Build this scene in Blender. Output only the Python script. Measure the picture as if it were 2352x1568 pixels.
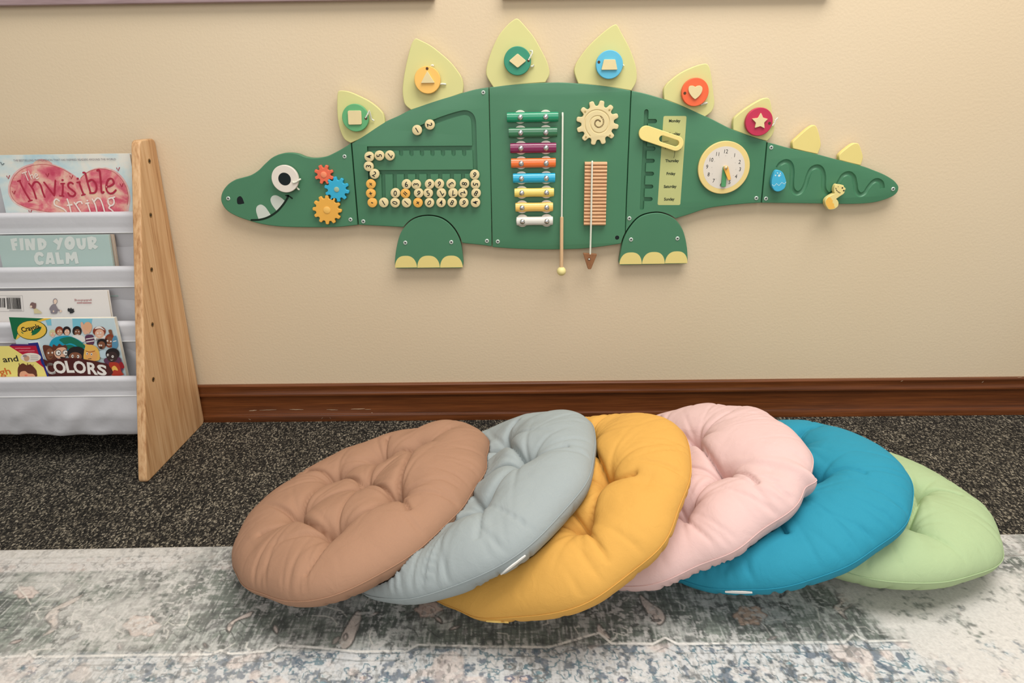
import bpy, bmesh, math, random
import numpy as np
from mathutils import Vector, Matrix
from mathutils.bvhtree import BVHTree
from mathutils.kdtree import KDTree

random.seed(7)
rng = np.random.default_rng(11)
for o in list(bpy.data.objects):
    bpy.data.objects.remove(o, do_unlink=True)
SC = bpy.context.scene
COL = SC.collection

def lin(c):
    return tuple(((v / 255.0) / 12.92 if v / 255.0 <= 0.04045 else (((v / 255.0) + 0.055) / 1.055) ** 2.4) for v in c)

# ------------------------------------------------------------------ camera
F_PX, PITCH, YAW, ROLL = 1560.0, 0.34725046, -0.00995632, -0.01380668
CAM = np.array([0.0, -1.5, 0.740914])
def _axes():
    cp, sp = math.cos(PITCH), math.sin(PITCH)
    fwd = np.array([math.sin(YAW) * cp, math.cos(YAW) * cp, -sp])
    right = np.array([math.cos(YAW), -math.sin(YAW), 0.0])
    up = np.cross(right, fwd)
    return (math.cos(ROLL) * right + math.sin(ROLL) * up, -math.sin(ROLL) * right + math.cos(ROLL) * up, fwd)
CR, CU, CF = _axes()
cam = bpy.data.cameras.new('camera')
cam.sensor_width = 36.0
cam.lens = 36.0 * F_PX / 2352.0
cam.clip_start = 0.02
camo = bpy.data.objects.new('camera', cam)
COL.objects.link(camo)
camo.matrix_world = Matrix(((CR[0], CU[0], -CF[0], CAM[0]), (CR[1], CU[1], -CF[1], CAM[1]), (CR[2], CU[2], -CF[2], CAM[2]), (0, 0, 0, 1)))
SC.camera = camo

# ------------------------------------------------------------------ world, lights, exposure
SC.view_settings.view_transform = 'Standard'
SC.view_settings.look = 'None'
SC.view_settings.exposure = 0.0
SC.view_settings.gamma = 1.0
SC.view_settings.use_curve_mapping = False
W_ = bpy.data.worlds.new('room_ambient')
SC.world = W_
W_.use_nodes = True
bg = W_.node_tree.nodes['Background']
bg.inputs[0].default_value = (1.0, 0.97, 0.92, 1)
bg.inputs[1].default_value = 0.46
def area(name, loc, target, sx, sy, power, col):
    l = bpy.data.lights.new(name, 'AREA')
    l.shape = 'RECTANGLE'; l.size = sx; l.size_y = sy; l.energy = power; l.color = col
    o = bpy.data.objects.new(name, l); COL.objects.link(o)
    o.location = loc
    o.rotation_euler = (Vector(target) - Vector(loc)).to_track_quat('-Z', 'Y').to_euler()
    return o
area('ceiling_light', (0.55, -0.95, 2.4), (0.5, -0.72, 0), 1.8, 1.1, 57, (1.0, 0.965, 0.925))
area('front_fill', (-0.3, -3.4, 1.75), (0.1, -0.3, 0.35), 2.6, 1.5, 30, (0.96, 0.98, 1.0))  # added soft fill from behind the camera, no window known there

# ------------------------------------------------------------------ pixel <-> plane helpers (the photograph measured onto real planes)
def ray(x, y):
    return CF + (x - 1176) / F_PX * CR - (y - 784) / F_PX * CU
def W(x, y, Y=0.0):                       # onto the wall-parallel plane at depth Y -> (X, Z)
    d = ray(x, y); p = CAM + d * (Y - CAM[1]) / d[1]
    return (p[0], p[2])
def FL(x, y, Z=0.0):                      # onto a horizontal plane -> (X, Y)
    d = ray(x, y); p = CAM + d * (Z - CAM[2]) / d[2]
    return (p[0], p[1])
def proj(P):
    d = np.asarray(P, float) - CAM
    z = d @ CF
    return np.stack([1176 + F_PX * (d @ CR) / z, 784 - F_PX * (d @ CU) / z], -1)
def mpp(x, y, Y=0.0):                     # metres per pixel on the wall plane
    a, b, c = W(x, y, Y), W(x + 1, y, Y), W(x, y + 1, Y)
    return math.sqrt(abs((b[0] - a[0]) * (c[1] - a[1]) - (b[1] - a[1]) * (c[0] - a[0])))

# ------------------------------------------------------------------ materials
MATS = {}
def nodes_of(name):
    m = bpy.data.materials.new(name); m.use_nodes = True
    nt = m.node_tree
    return m, nt, nt.nodes['Principled BSDF']
def N(nt, typ, **kw):
    n = nt.nodes.new(typ)
    for k, v in kw.items():
        if k.startswith('i_'):
            key = k[2:]
            n.inputs[int(key) if key.isdigit() else key].default_value = v
        else:
            setattr(n, k, v)
    return n
def mat(name, rgb, rough=0.5, spec=0.4, metal=0.0, var=0.06, vscale=18.0, bump=0.0, bscale=300.0, sheen=0.0, coat=0.0):
    if name in MATS:
        return MATS[name]
    m, nt, b = nodes_of(name)
    c = lin(rgb)
    tc = N(nt, 'ShaderNodeTexCoord')
    nz = N(nt, 'ShaderNodeTexNoise', i_Scale=vscale, i_Detail=3.0)
    nt.links.new(tc.outputs['Object'], nz.inputs['Vector'])
    mx = N(nt, 'ShaderNodeMix', data_type='RGBA')
    mx.inputs[6].default_value = (*[v * (1 - var) for v in c], 1)
    mx.inputs[7].default_value = (*[min(1, v * (1 + var)) for v in c], 1)
    nt.links.new(nz.outputs['Fac'], mx.inputs[0])
    nt.links.new(mx.outputs[2], b.inputs['Base Color'])
    b.inputs['Roughness'].default_value = rough
    b.inputs['Specular IOR Level'].default_value = spec
    b.inputs['Metallic'].default_value = metal
    if sheen:
        b.inputs['Sheen Weight'].default_value = sheen
        b.inputs['Sheen Roughness'].default_value = 0.6
    if coat:
        b.inputs['Coat Weight'].default_value = coat
        b.inputs['Coat Roughness'].default_value = 0.15
    if bump:
        n2 = N(nt, 'ShaderNodeTexNoise', i_Scale=bscale, i_Detail=2.0)
        nt.links.new(tc.outputs['Object'], n2.inputs['Vector'])
        bp = N(nt, 'ShaderNodeBump', i_Strength=bump, i_Distance=0.002)
        nt.links.new(n2.outputs['Fac'], bp.inputs['Height'])
        nt.links.new(bp.outputs['Normal'], b.inputs['Normal'])
    MATS[name] = m
    return m

def ramp(nt, stops):
    r = N(nt, 'ShaderNodeValToRGB')
    el = r.color_ramp.elements
    while len(el) < len(stops):
        el.new(0.5)
    for e, (p, c) in zip(el, stops):
        e.position = p; e.color = (*lin(c), 1)
    return r

def wall_material():
    m, nt, b = nodes_of('wall_paint')
    tc = N(nt, 'ShaderNodeTexCoord')
    n1 = N(nt, 'ShaderNodeTexNoise', i_Scale=1.6, i_Detail=2.0)
    nt.links.new(tc.outputs['Object'], n1.inputs['Vector'])
    r = ramp(nt, [(0.3, (216, 195, 163)), (0.7, (219, 200, 170))])
    nt.links.new(n1.outputs['Fac'], r.inputs[0])
    nt.links.new(r.outputs[0], b.inputs['Base Color'])
    b.inputs['Roughness'].default_value = 0.75
    b.inputs['Specular IOR Level'].default_value = 0.25
    n2 = N(nt, 'ShaderNodeTexNoise', i_Scale=190.0, i_Detail=3.0)
    nt.links.new(tc.outputs['Object'], n2.inputs['Vector'])
    bp = N(nt, 'ShaderNodeBump', i_Strength=0.35, i_Distance=0.0012)
    nt.links.new(n2.outputs['Fac'], bp.inputs['Height'])
    nt.links.new(bp.outputs['Normal'], b.inputs['Normal'])
    return m

def carpet_material():
    m, nt, b = nodes_of('carpet_loop')
    tc = N(nt, 'ShaderNodeTexCoord')
    mp = N(nt, 'ShaderNodeMapping')
    mp.inputs['Scale'].default_value = (1.0, 0.62, 1.0)
    mp.inputs['Rotation'].default_value = (0, 0, 0.5)
    nt.links.new(tc.outputs['Object'], mp.inputs['Vector'])
    v = N(nt, 'ShaderNodeTexVoronoi', i_Scale=400.0)
    nt.links.new(mp.outputs[0], v.inputs['Vector'])
    sep = N(nt, 'ShaderNodeSeparateColor')
    nt.links.new(v.outputs['Color'], sep.inputs[0])
    r = ramp(nt, [(0.0, (30, 29, 28)), (0.40, (50, 48, 45)), (0.66, (78, 74, 68)), (0.84, (122, 116, 104)), (1.0, (178, 170, 154))])
    nt.links.new(sep.outputs[0], r.inputs[0])
    big = N(nt, 'ShaderNodeTexNoise', i_Scale=14.0, i_Detail=3.0)
    nt.links.new(tc.outputs['Object'], big.inputs['Vector'])
    mul = N(nt, 'ShaderNodeMix', data_type='RGBA', blend_type='MULTIPLY')
    mul.inputs[0].default_value = 1.0
    rb = ramp(nt, [(0.3, (215, 212, 206)), (0.7, (255, 252, 246))])
    nt.links.new(big.outputs['Fac'], rb.inputs[0])
    nt.links.new(r.outputs[0], mul.inputs[6]); nt.links.new(rb.outputs[0], mul.inputs[7])
    nt.links.new(mul.outputs[2], b.inputs['Base Color'])
    b.inputs['Roughness'].default_value = 0.9
    b.inputs['Specular IOR Level'].default_value = 0.15
    bp = N(nt, 'ShaderNodeBump', i_Strength=0.9, i_Distance=0.004, invert=True)
    nt.links.new(v.outputs['Distance'], bp.inputs['Height'])
    nt.links.new(bp.outputs['Normal'], b.inputs['Normal'])
    return m

def wood_material(name, stops, axis='z', stretch=16.0, scale=9.0, rough=0.5, coat=0.0, wear=None, tilt=0.0, spec=0.35):
    m, nt, b = nodes_of(name)
    tc = N(nt, 'ShaderNodeTexCoord')
    mp = N(nt, 'ShaderNodeMapping')
    s = {'x': (1 / stretch, 1, 1), 'y': (1, 1 / stretch, 1), 'z': (1, 1, 1 / stretch)}[axis]
    mp.inputs['Scale'].default_value = s
    mr = N(nt, 'ShaderNodeMapping')
    mr.inputs['Rotation'].default_value = (tilt, 0, 0)
    nt.links.new(tc.outputs['Object'], mr.inputs['Vector'])
    nt.links.new(mr.outputs[0], mp.inputs['Vector'])
    n0 = N(nt, 'ShaderNodeTexNoise', i_Scale=scale * 0.35, i_Detail=2.0)
    nt.links.new(mp.outputs[0], n0.inputs['Vector'])
    n1 = N(nt, 'ShaderNodeTexNoise', i_Scale=scale * 7, i_Detail=5.0, i_Roughness=0.65, i_Distortion=0.6)
    nt.links.new(mp.outputs[0], n1.inputs['Vector'])
    n2 = N(nt, 'ShaderNodeTexNoise', i_Scale=scale * 34, i_Detail=2.0)
    nt.links.new(mp.outputs[0], n2.inputs['Vector'])
    a = N(nt, 'ShaderNodeMath', operation='MULTIPLY_ADD'); a.inputs[1].default_value = 0.35
    nt.links.new(n2.outputs['Fac'], a.inputs[0])
    a2 = N(nt, 'ShaderNodeMath', operation='MULTIPLY'); a2.inputs[1].default_value = 0.65
    nt.links.new(n1.outputs['Fac'], a2.inputs[0])
    nt.links.new(a2.outputs[0], a.inputs[2])
    r = ramp(nt, stops)
    nt.links.new(a.outputs[0], r.inputs[0])
    out = r.outputs[0]
    if wear:
        nw = N(nt, 'ShaderNodeTexNoise', i_Scale=38.0, i_Detail=4.0, i_Roughness=0.7)
        mw = N(nt, 'ShaderNodeMapping'); mw.inputs['Scale'].default_value = (0.25, 3.0, 3.0)
        nt.links.new(tc.outputs['Object'], mw.inputs['Vector']); nt.links.new(mw.outputs[0], nw.inputs['Vector'])
        gt = N(nt, 'ShaderNodeMath', operation='GREATER_THAN'); gt.inputs[1].default_value = wear
        nt.links.new(nw.outputs['Fac'], gt.inputs[0])
        mx = N(nt, 'ShaderNodeMix', data_type='RGBA'); mx.inputs[7].default_value = (*lin((196, 170, 140)), 1)
        nt.links.new(gt.outputs[0], mx.inputs[0]); nt.links.new(out, mx.inputs[6]); out = mx.outputs[2]
    nt.links.new(out, b.inputs['Base Color'])
    b.inputs['Roughness'].default_value = rough
    b.inputs['Specular IOR Level'].default_value = spec
    if coat:
        b.inputs['Coat Weight'].default_value = coat; b.inputs['Coat Roughness'].default_value = 0.2
    bp = N(nt, 'ShaderNodeBump', i_Strength=0.12, i_Distance=0.001)
    nt.links.new(n1.outputs['Fac'], bp.inputs['Height'])
    nt.links.new(bp.outputs['Normal'], b.inputs['Normal'])
    return m

def fabric_material(name, rgb, sheen=0.25, weave=900.0, rough=0.8, bump=0.15):
    m, nt, b = nodes_of(name)
    c = lin(rgb)
    tc = N(nt, 'ShaderNodeTexCoord')
    n1 = N(nt, 'ShaderNodeTexNoise', i_Scale=7.0, i_Detail=4.0)
    nt.links.new(tc.outputs['Object'], n1.inputs['Vector'])
    mx = N(nt, 'ShaderNodeMix', data_type='RGBA')
    mx.inputs[6].default_value = (*[v * 0.95 for v in c], 1)
    mx.inputs[7].default_value = (*[min(1, v * 1.05) for v in c], 1)
    nt.links.new(n1.outputs['Fac'], mx.inputs[0])
    nt.links.new(mx.outputs[2], b.inputs['Base Color'])
    b.inputs['Roughness'].default_value = rough
    b.inputs['Specular IOR Level'].default_value = 0.25
    b.inputs['Sheen Weight'].default_value = sheen
    b.inputs['Sheen Roughness'].default_value = 0.55
    n2 = N(nt, 'ShaderNodeTexNoise', i_Scale=weave, i_Detail=1.0)
    nt.links.new(tc.outputs['Object'], n2.inputs['Vector'])
    n3 = N(nt, 'ShaderNodeTexNoise', i_Scale=42.0, i_Detail=4.0, i_Distortion=0.8)
    nt.links.new(tc.outputs['Object'], n3.inputs['Vector'])
    ad = N(nt, 'ShaderNodeMath', operation='MULTIPLY_ADD'); ad.inputs[1].default_value = 0.12
    nt.links.new(n2.outputs['Fac'], ad.inputs[0]); nt.links.new(n3.outputs['Fac'], ad.inputs[2])
    bp = N(nt, 'ShaderNodeBump', i_Strength=bump, i_Distance=0.004)
    nt.links.new(ad.outputs[0], bp.inputs['Height'])
    nt.links.new(bp.outputs['Normal'], b.inputs['Normal'])
    return m

# ------------------------------------------------------------------ object helpers
def rootloc(o):
    while o.parent:
        o = o.parent
    return np.array(o.location)
def thing(name, label, cat, loc=(0, 0, 0), group=None):
    o = bpy.data.objects.new(name, None); COL.objects.link(o)
    o.empty_display_size = 0.05
    o.location = loc; o['label'] = label; o['category'] = cat
    if group: o['group'] = group
    return o
def tag(o, label, cat, group=None):
    o['label'] = label; o['category'] = cat
    if group: o['group'] = group
    return o
def obj(name, me, mats, parent=None, at=None, label=None, smooth=True, angle=35):
    """Link mesh ME (world coordinates, or local when AT is given) as one object under PARENT."""
    if not isinstance(mats, (list, tuple)):
        mats = [mats]
    if at is None and parent is not None:
        me.transform(Matrix.Translation(Vector(-rootloc(parent))))
    if not me.materials:
        for m in mats:
            me.materials.append(m)
    if smooth and len(me.polygons):
        me.polygons.foreach_set('use_smooth', [True] * len(me.polygons))
        me.set_sharp_from_angle(angle=math.radians(angle))
    o = bpy.data.objects.new(name, me); COL.objects.link(o)
    if parent is not None:
        o.parent = parent
    if at is not None:
        o.location = Vector(np.array(at) - (rootloc(parent) if parent is not None else 0))
    if label: o['label'] = label
    return o
def struct(name, me, mats, parent=None):
    o = obj(name, me, mats, parent)
    if parent is None: o['kind'] = 'structure'
    return o
def mesh(name, v, f):
    me = bpy.data.meshes.new(name)
    me.from_pydata([tuple(map(float, p)) for p in v], [], [tuple(map(int, q)) for q in f]); me.update()
    return me
def from_bm(bm, name='m'):
    me = bpy.data.meshes.new(name); bm.normal_update(); bm.to_mesh(me); bm.free(); return me
def join(ms, mis=None):
    bm = bmesh.new()
    for i, m in enumerate(ms):
        n0 = len(bm.faces)
        bm.from_mesh(m)
        if mis:
            bm.faces.ensure_lookup_table()
            for k in range(n0, len(bm.faces)):
                bm.faces[k].material_index = mis[i]
    return from_bm(bm)
class Plane:
    """o + u*e1 + v*e2 + w*n"""
    def __init__(s, o, e1, e2):
        s.o = np.array(o, float); s.e1 = np.array(e1, float); s.e2 = np.array(e2, float)
        s.e1 /= np.linalg.norm(s.e1); s.e2 /= np.linalg.norm(s.e2); s.n = np.cross(s.e1, s.e2)
    def M(s, w=0.0, u=0.0, v=0.0, rot=0.0):
        o = s.o + s.n * w + s.e1 * u + s.e2 * v
        m = Matrix(((s.e1[0], s.e2[0], s.n[0], o[0]), (s.e1[1], s.e2[1], s.n[1], o[1]), (s.e1[2], s.e2[2], s.n[2], o[2]), (0, 0, 0, 1)))
        return m @ Matrix.Rotation(rot, 4, 'Z')
    def px(s, x, y, w=0.0):
        d = ray(x, y); o = s.o + s.n * w
        p = CAM + d * ((o - CAM) @ s.n) / (d @ s.n) - o
        return (p @ s.e1, p @ s.e2)
    def at(s, u, v, w=0.0):
        return s.o + s.e1 * u + s.e2 * v + s.n * w
def wallplane(Y):
    return Plane((0, Y, 0), (1, 0, 0), (0, 0, 1))
def plate(polys, w0, w1, pl, bevel=0.0, res=2):
    """filled 2-D outline(s) (even-odd holes) extruded from w0 to w1 along the plane normal, edges rounded"""
    cu = bpy.data.curves.new('c', 'CURVE'); cu.dimensions = '2D'; cu.fill_mode = 'BOTH'
    for P in polys:
        sp = cu.splines.new('POLY'); sp.points.add(len(P) - 1)
        for q, p in zip(sp.points, P):
            q.co = (p[0], p[1], 0, 1)
        sp.use_cyclic_u = True
    h = (w1 - w0) / 2
    bevel = min(bevel, h * 0.98)
    cu.extrude = h - bevel; cu.bevel_depth = bevel; cu.bevel_resolution = res; cu.offset = -bevel
    ob = bpy.data.objects.new('c', cu)
    me = bpy.data.meshes.new_from_object(ob)
    bpy.data.objects.remove(ob); bpy.data.curves.remove(cu)
    me.materials.clear()
    me.transform(pl.M((w0 + w1) / 2))
    return me
def flat(polys, w, pl):
    return plate(polys, w, w + 0.00012, pl)
def text(body, u, v, size, pl, w, rot=0.0, sx=1.0, shear=0.0, bold=0.0, ext=0.00012):
    cu = bpy.data.curves.new('t', 'FONT'); cu.body = body; cu.align_x = 'CENTER'; cu.align_y = 'CENTER'
    cu.size = size; cu.extrude = ext; cu.shear = shear; cu.offset = bold; cu.resolution_u = 3
    ob = bpy.data.objects.new('t', cu)
    me = bpy.data.meshes.new_from_object(ob)
    bpy.data.objects.remove(ob); bpy.data.curves.remove(cu)
    me.materials.clear()
    if len(me.vertices):                   # centre on the ink, not on the font's own box
        co = np.array([q.co[:] for q in me.vertices]); c = (co.min(0) + co.max(0)) / 2
        me.transform(Matrix.Translation((-c[0], -c[1], 0)))
    me.transform(pl.M(w, u, v, rot) @ Matrix.Diagonal((sx, 1, 1, 1)))
    return me
def circ(u, v, r, n=48, ph=0.0, ry=None):
    return [(u + r * math.cos(ph + 2 * math.pi * i / n), v + (ry or r) * math.sin(ph + 2 * math.pi * i / n)) for i in range(n)]
def crom(P, closed=True, sub=6):
    """Catmull-Rom through P; a point given with a third entry is a sharp corner"""
    pts = [np.array(p[:2], float) for p in P]; cor = [len(p) > 2 for p in P]; n = len(pts); out = []
    for i in range(n if closed else n - 1):
        p1, p2 = pts[i], pts[(i + 1) % n]
        p0 = pts[i - 1] if (closed or i > 0) and not cor[i] else p1
        p3 = pts[(i + 2) % n] if (closed or i + 2 < n) and not cor[(i + 1) % n] else p2
        for k in range(sub):
            t = k / sub
            out.append(tuple(0.5 * (2 * p1 + (p2 - p0) * t + (2 * p0 - 5 * p1 + 4 * p2 - p3) * t * t + (3 * p1 - p0 - 3 * p2 + p3) * t ** 3)))
    if not closed:
        out.append(tuple(pts[-1]))
    return out
def stroke(P, r, cap=5):
    """outline of a polyline of half-width r with round ends (2-D)"""
    P = [np.array(p, float) for p in P]
    L, R = [], []
    for i, p in enumerate(P):
        a = P[max(0, i - 1)]; b = P[min(len(P) - 1, i + 1)]
        t = (b - a) / (np.linalg.norm(b - a) + 1e-12); nn = np.array([-t[1], t[0]])
        L.append(p + nn * r); R.append(p - nn * r)
    def capp(c, frm, sgn=1):
        a0 = math.atan2(*(frm - c)[::-1])
        return [c + r * np.array([math.cos(a0 - math.pi * k / (cap + 1)), math.sin(a0 - math.pi * k / (cap + 1))]) for k in range(1, cap + 1)]
    out = L + capp(P[-1], L[-1]) + R[::-1] + capp(P[0], R[0])
    return [tuple(q) for q in out]
def tube(P, r, n=10, caps=True):
    """swept round tube through 3-D points; r may be a list"""
    P = [np.array(p, float) for p in P]; m = len(P)
    rr = r if isinstance(r, (list, tuple, np.ndarray)) else [r] * m
    v, f = [], []
    t0 = P[1] - P[0]; t0 /= np.linalg.norm(t0)
    a = np.cross(t0, [0, 0, 1]);
    if np.linalg.norm(a) < 0.1: a = np.cross(t0, [1, 0, 0])
    a /= np.linalg.norm(a)
    for i in range(m):
        t = P[min(m - 1, i + 1)] - P[max(0, i - 1)]; t /= np.linalg.norm(t) + 1e-12
        a = a - t * (a @ t); a /= np.linalg.norm(a) + 1e-12; b = np.cross(t, a)
        for k in range(n):
            th = 2 * math.pi * k / n
            v.append(P[i] + rr[i] * (math.cos(th) * a + math.sin(th) * b))
    for i in range(m - 1):
        for k in range(n):
            f.append((i * n + k, i * n + (k + 1) % n, (i + 1) * n + (k + 1) % n, (i + 1) * n + k))
    if caps:
        f.append(tuple(range(n))[::-1]); f.append(tuple((m - 1) * n + k for k in range(n)))
    me = mesh('tube', v, f)
    return me
def lathe(prof, pl, u, v, n=32):
    """profile [(radius, w)] turned about the plane normal at (u, v)"""
    vv, f = [], []
    for (r, w) in prof:
        for k in range(n):
            th = 2 * math.pi * k / n
            vv.append(pl.at(u + r * math.cos(th), v + r * math.sin(th), w))
    for i in range(len(prof) - 1):
        for k in range(n):
            f.append((i * n + k, i * n + (k + 1) % n, (i + 1) * n + (k + 1) % n, (i + 1) * n + k))
    f.append(tuple(range(n))[::-1]); f.append(tuple((len(prof) - 1) * n + k for k in range(n)))
    return mesh('lathe', vv, f)
def carve(me, cutter, self_x=True):
    for q_ in (me, cutter):
        b_ = bmesh.new(); b_.from_mesh(q_); bmesh.ops.remove_doubles(b_, verts=b_.verts, dist=1e-6); bmesh.ops.recalc_face_normals(b_, faces=b_.faces); b_.to_mesh(q_); b_.free()
    a = bpy.data.objects.new('a', me); b = bpy.data.objects.new('b', cutter)
    COL.objects.link(a); COL.objects.link(b)
    md = a.modifiers.new('cut', 'BOOLEAN'); md.operation = 'DIFFERENCE'; md.object = b; md.solver = 'EXACT'; md.use_self = self_x
    dg = bpy.context.evaluated_depsgraph_get(); dg.update()
    out = bpy.data.meshes.new_from_object(a.evaluated_get(dg))
    bpy.data.objects.remove(a); bpy.data.objects.remove(b)
    out.materials.clear()
    return out
def noise1(n, seed):
    r = np.random.default_rng(seed)
    return r.standard_normal(n)
def vnoise(x, y, seed=0, octaves=4, gain=0.5):
    """fractal value noise on arrays, 0..1"""
    out = np.zeros_like(x, float); amp = 1.0; tot = 0.0
    for o in range(octaves):
        xi = np.floor(x).astype(np.int64); yi = np.floor(y).astype(np.int64)
        fx = x - xi; fy = y - yi
        fx = fx * fx * (3 - 2 * fx); fy = fy * fy * (3 - 2 * fy)
        def h(i, j):
            q = (i * 374761393 + j * 668265263 + (seed + o * 17) * 1442695041) & 0xFFFFFFFF
            q = ((q ^ (q >> 13)) * 1274126177) & 0xFFFFFFFF
            return ((q ^ (q >> 16)) & 0xFFFF) / 65535.0
        a = h(xi, yi); b = h(xi + 1, yi); c = h(xi, yi + 1); d = h(xi + 1, yi + 1)
        out += amp * ((a * (1 - fx) + b * fx) * (1 - fy) + (c * (1 - fx) + d * fx) * fy)
        tot += amp; amp *= gain; x = x * 2.03 + 5.1; y = y * 2.03 + 1.7
    return out / tot

# ================================================================== THE SETTING
WL, WR = -2.3, 2.3
def box(x0, x1, y0, y1, z0, z1):
    v = [(x0, y0, z0), (x1, y0, z0), (x1, y1, z0), (x0, y1, z0), (x0, y0, z1), (x1, y0, z1), (x1, y1, z1), (x0, y1, z1)]
    return mesh('box', v, [(3, 2, 1, 0), (4, 5, 6, 7), (0, 1, 5, 4), (1, 2, 6, 5), (2, 3, 7, 6), (3, 0, 4, 7)])
struct('wall_back', box(WL, WR, 0.0, 0.12, -0.05, 2.5), wall_material())
struct('floor', box(WL, WR, -3.4, 0.0, -0.05, 0.0), carpet_material())
# stained wooden skirting with its moulded profile
prof = [(0.0, 0.0), (-0.0115, 0.0), (-0.0115, 0.0145), (-0.0105, 0.0165), (-0.0078, 0.0175), (-0.0066, 0.020), (-0.0062, 0.060), (-0.0066, 0.064),
        (-0.0085, 0.0665), (-0.0106, 0.0675), (-0.0112, 0.0705), (-0.0100, 0.0740), (-0.0085, 0.0775), (-0.0080, 0.086), (-0.0088, 0.0895), (-0.0090, 0.0930), (-0.0070, 0.0958), (0.0, 0.0962)]
XS = np.linspace(WL, WR, 41)
v = [(x, y, z) for x in XS for (y, z) in prof]; n = len(prof)
f = [(i * n + k, i * n + k + 1, (i + 1) * n + k + 1, (i + 1) * n + k) for i in range(len(XS) - 1) for k in range(n - 1)]
f += [tuple(range(n))[::-1], tuple((len(XS) - 1) * n + k for k in range(n))]
brown = wood_material('stained_trim', [(0.30, (66, 33, 13)), (0.5, (100, 53, 23)), (0.7, (126, 71, 34))], axis='x', stretch=30, scale=9, rough=0.32, coat=0.25)
bb = struct('baseboard_back', mesh('skirting', v, f), brown)
# pale chips worn into the skirting
chips = []
for (xa, ya, xb, yb, t) in [(572, 943, 590, 941.5, 1.5), (596, 941.5, 635, 940.5, 0.8), (665, 940, 697, 940.3, 1.0), (750, 940.5, 776, 940.8, 0.9), (806, 939.3, 838, 938.2, 1.3), (838, 940, 852, 939.6, 0.8), (571, 961.5, 576, 964, 0.8), (853, 947.2, 856, 948, 1.2), (738, 962, 742, 957.5, .5), (757, 957.5, 760, 962, .5), (2337, 866.6, 2347, 865.8, .8), (2255, 878.5, 2259, 875.5, .9), (2069, 875.8, 2074, 873.5, .8)]:
    Yc = -0.0068 if 930 < ya < 944 else (-0.0122 if ya > 944 else -0.0088)
    a = np.array(W(xa, ya, Yc)); b = np.array(W(xb, yb, Yc)); k = 7
    pts = [a + (b - a) * i / k + np.array([0, random.uniform(-1, 1) * 0.0003]) for i in range(k + 1)]
    hw = t * 0.5 * 0.0011
    up = [(p[0], p[1] + hw * (0.3 + 0.7 * math.sin(math.pi * i / k)) * random.uniform(.6, 1.2)) for i, p in enumerate(pts)]
    dn = [(p[0], p[1] - hw * (0.3 + 0.7 * math.sin(math.pi * i / k)) * random.uniform(.6, 1.2)) for i, p in enumerate(pts)][::-1]
    chips.append(plate([up + dn], 0, 0.0002, wallplane(Yc)))
obj('worn_chips', join(chips), mat('bare_wood', (205, 180, 150), 0.8), bb)

# ================================================================== PICTURE FRAMES (their lower rails show at the top edge)
def picture_frame(xa, xb, label):
    z0 = 0.9207; z1 = 1.40; y1 = -0.018; rw = 0.045
    t = thing('framed_picture', label, 'picture frame', ((xa + xb) / 2, 0, z0), 'picture frames above the dinosaur')
    wood = wood_material('frame_wood', [(0.3, (140, 116, 116)), (0.5, (160, 136, 136)), (0.7, (176, 154, 152))], axis='x', stretch=20, scale=12, rough=0.45)
    pl = wallplane(0)
    def rail(P): return plate([P], 0.001, -y1, pl, 0.003)
    obj('rail', rail([(xa, z0), (xb, z0), (xb - rw, z0 + rw), (xa + rw, z0 + rw)]), wood, t)
    obj('rail', rail([(xa, z1), (xa + rw, z1 - rw), (xb - rw, z1 - rw), (xb, z1)]), wood, t)
    obj('stile', rail([(xa, z0), (xa + rw, z0 + rw), (xa + rw, z1 - rw), (xa, z1)]), wood, t)
    obj('stile', rail([(xb, z0), (xb, z1), (xb - rw, z1 - rw), (xb - rw, z0 + rw)]), wood, t)
    obj('mat_board', plate([[(xa + rw, z0 + rw), (xb - rw, z0 + rw), (xb - rw, z1 - rw), (xa + rw, z1 - rw)]], 0.003, 0.006, pl), mat('mat_board', (225, 220, 210), 0.9), t)
picture_frame(-1.20, W(998, 2, -0.018)[0], 'long dusky brown picture frame above the dinosaur head and bookshelf')
picture_frame(W(1153, 2, -0.018)[0], 0.62, 'shorter dusky brown picture frame above the tallest dinosaur spikes')

# ================================================================== DINOSAUR BUSY BOARD (five screwed panels and two feet)
GRP = 'panels of the dinosaur busy board'
BK, FR = -0.005, -0.020                    # back and front of the boards, measured from the wall
PW = wallplane(FR)                         # w = 0 at the painted face, + towards the room
TH = FR - BK                               # negative: back of the board in PW's w
green = mat('green_paint', (70, 124, 90), 0.45, 0.5, var=0.03)
lime = mat('lime_paint', (211, 206, 140), 0.55, 0.3, var=0.03)
yellow = mat('soft_yellow_paint', (226, 207, 130), 0.55, 0.3, var=0.03)
cream = mat('bare_birch', (224, 206, 156), 0.6, 0.3, var=0.05, vscale=60)
white = mat('white_paint', (226, 216, 202), 0.5, 0.35, var=0.02)
black = mat('black_ink', (12, 22, 24), 0.5, 0.3)
dkgreen = mat('dark_green_ink', (8, 34, 18), 0.5, 0.3)
cord = mat('white_cord', (226, 226, 208), 0.8, 0.2, bump=0.3, bscale=900)
steel = mat('screw_steel', (206, 214, 204), 0.4, 0.5, metal=0.25)
def WP(P, w=0.0):                          # pixel list -> board plane
    return [PW.px(p[0], p[1], w) + tuple(p[2:]) for p in P]
def board(P, bevel=0.0016):
    return plate([crom(WP(P))], TH, 0.0, PW, bevel)
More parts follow.
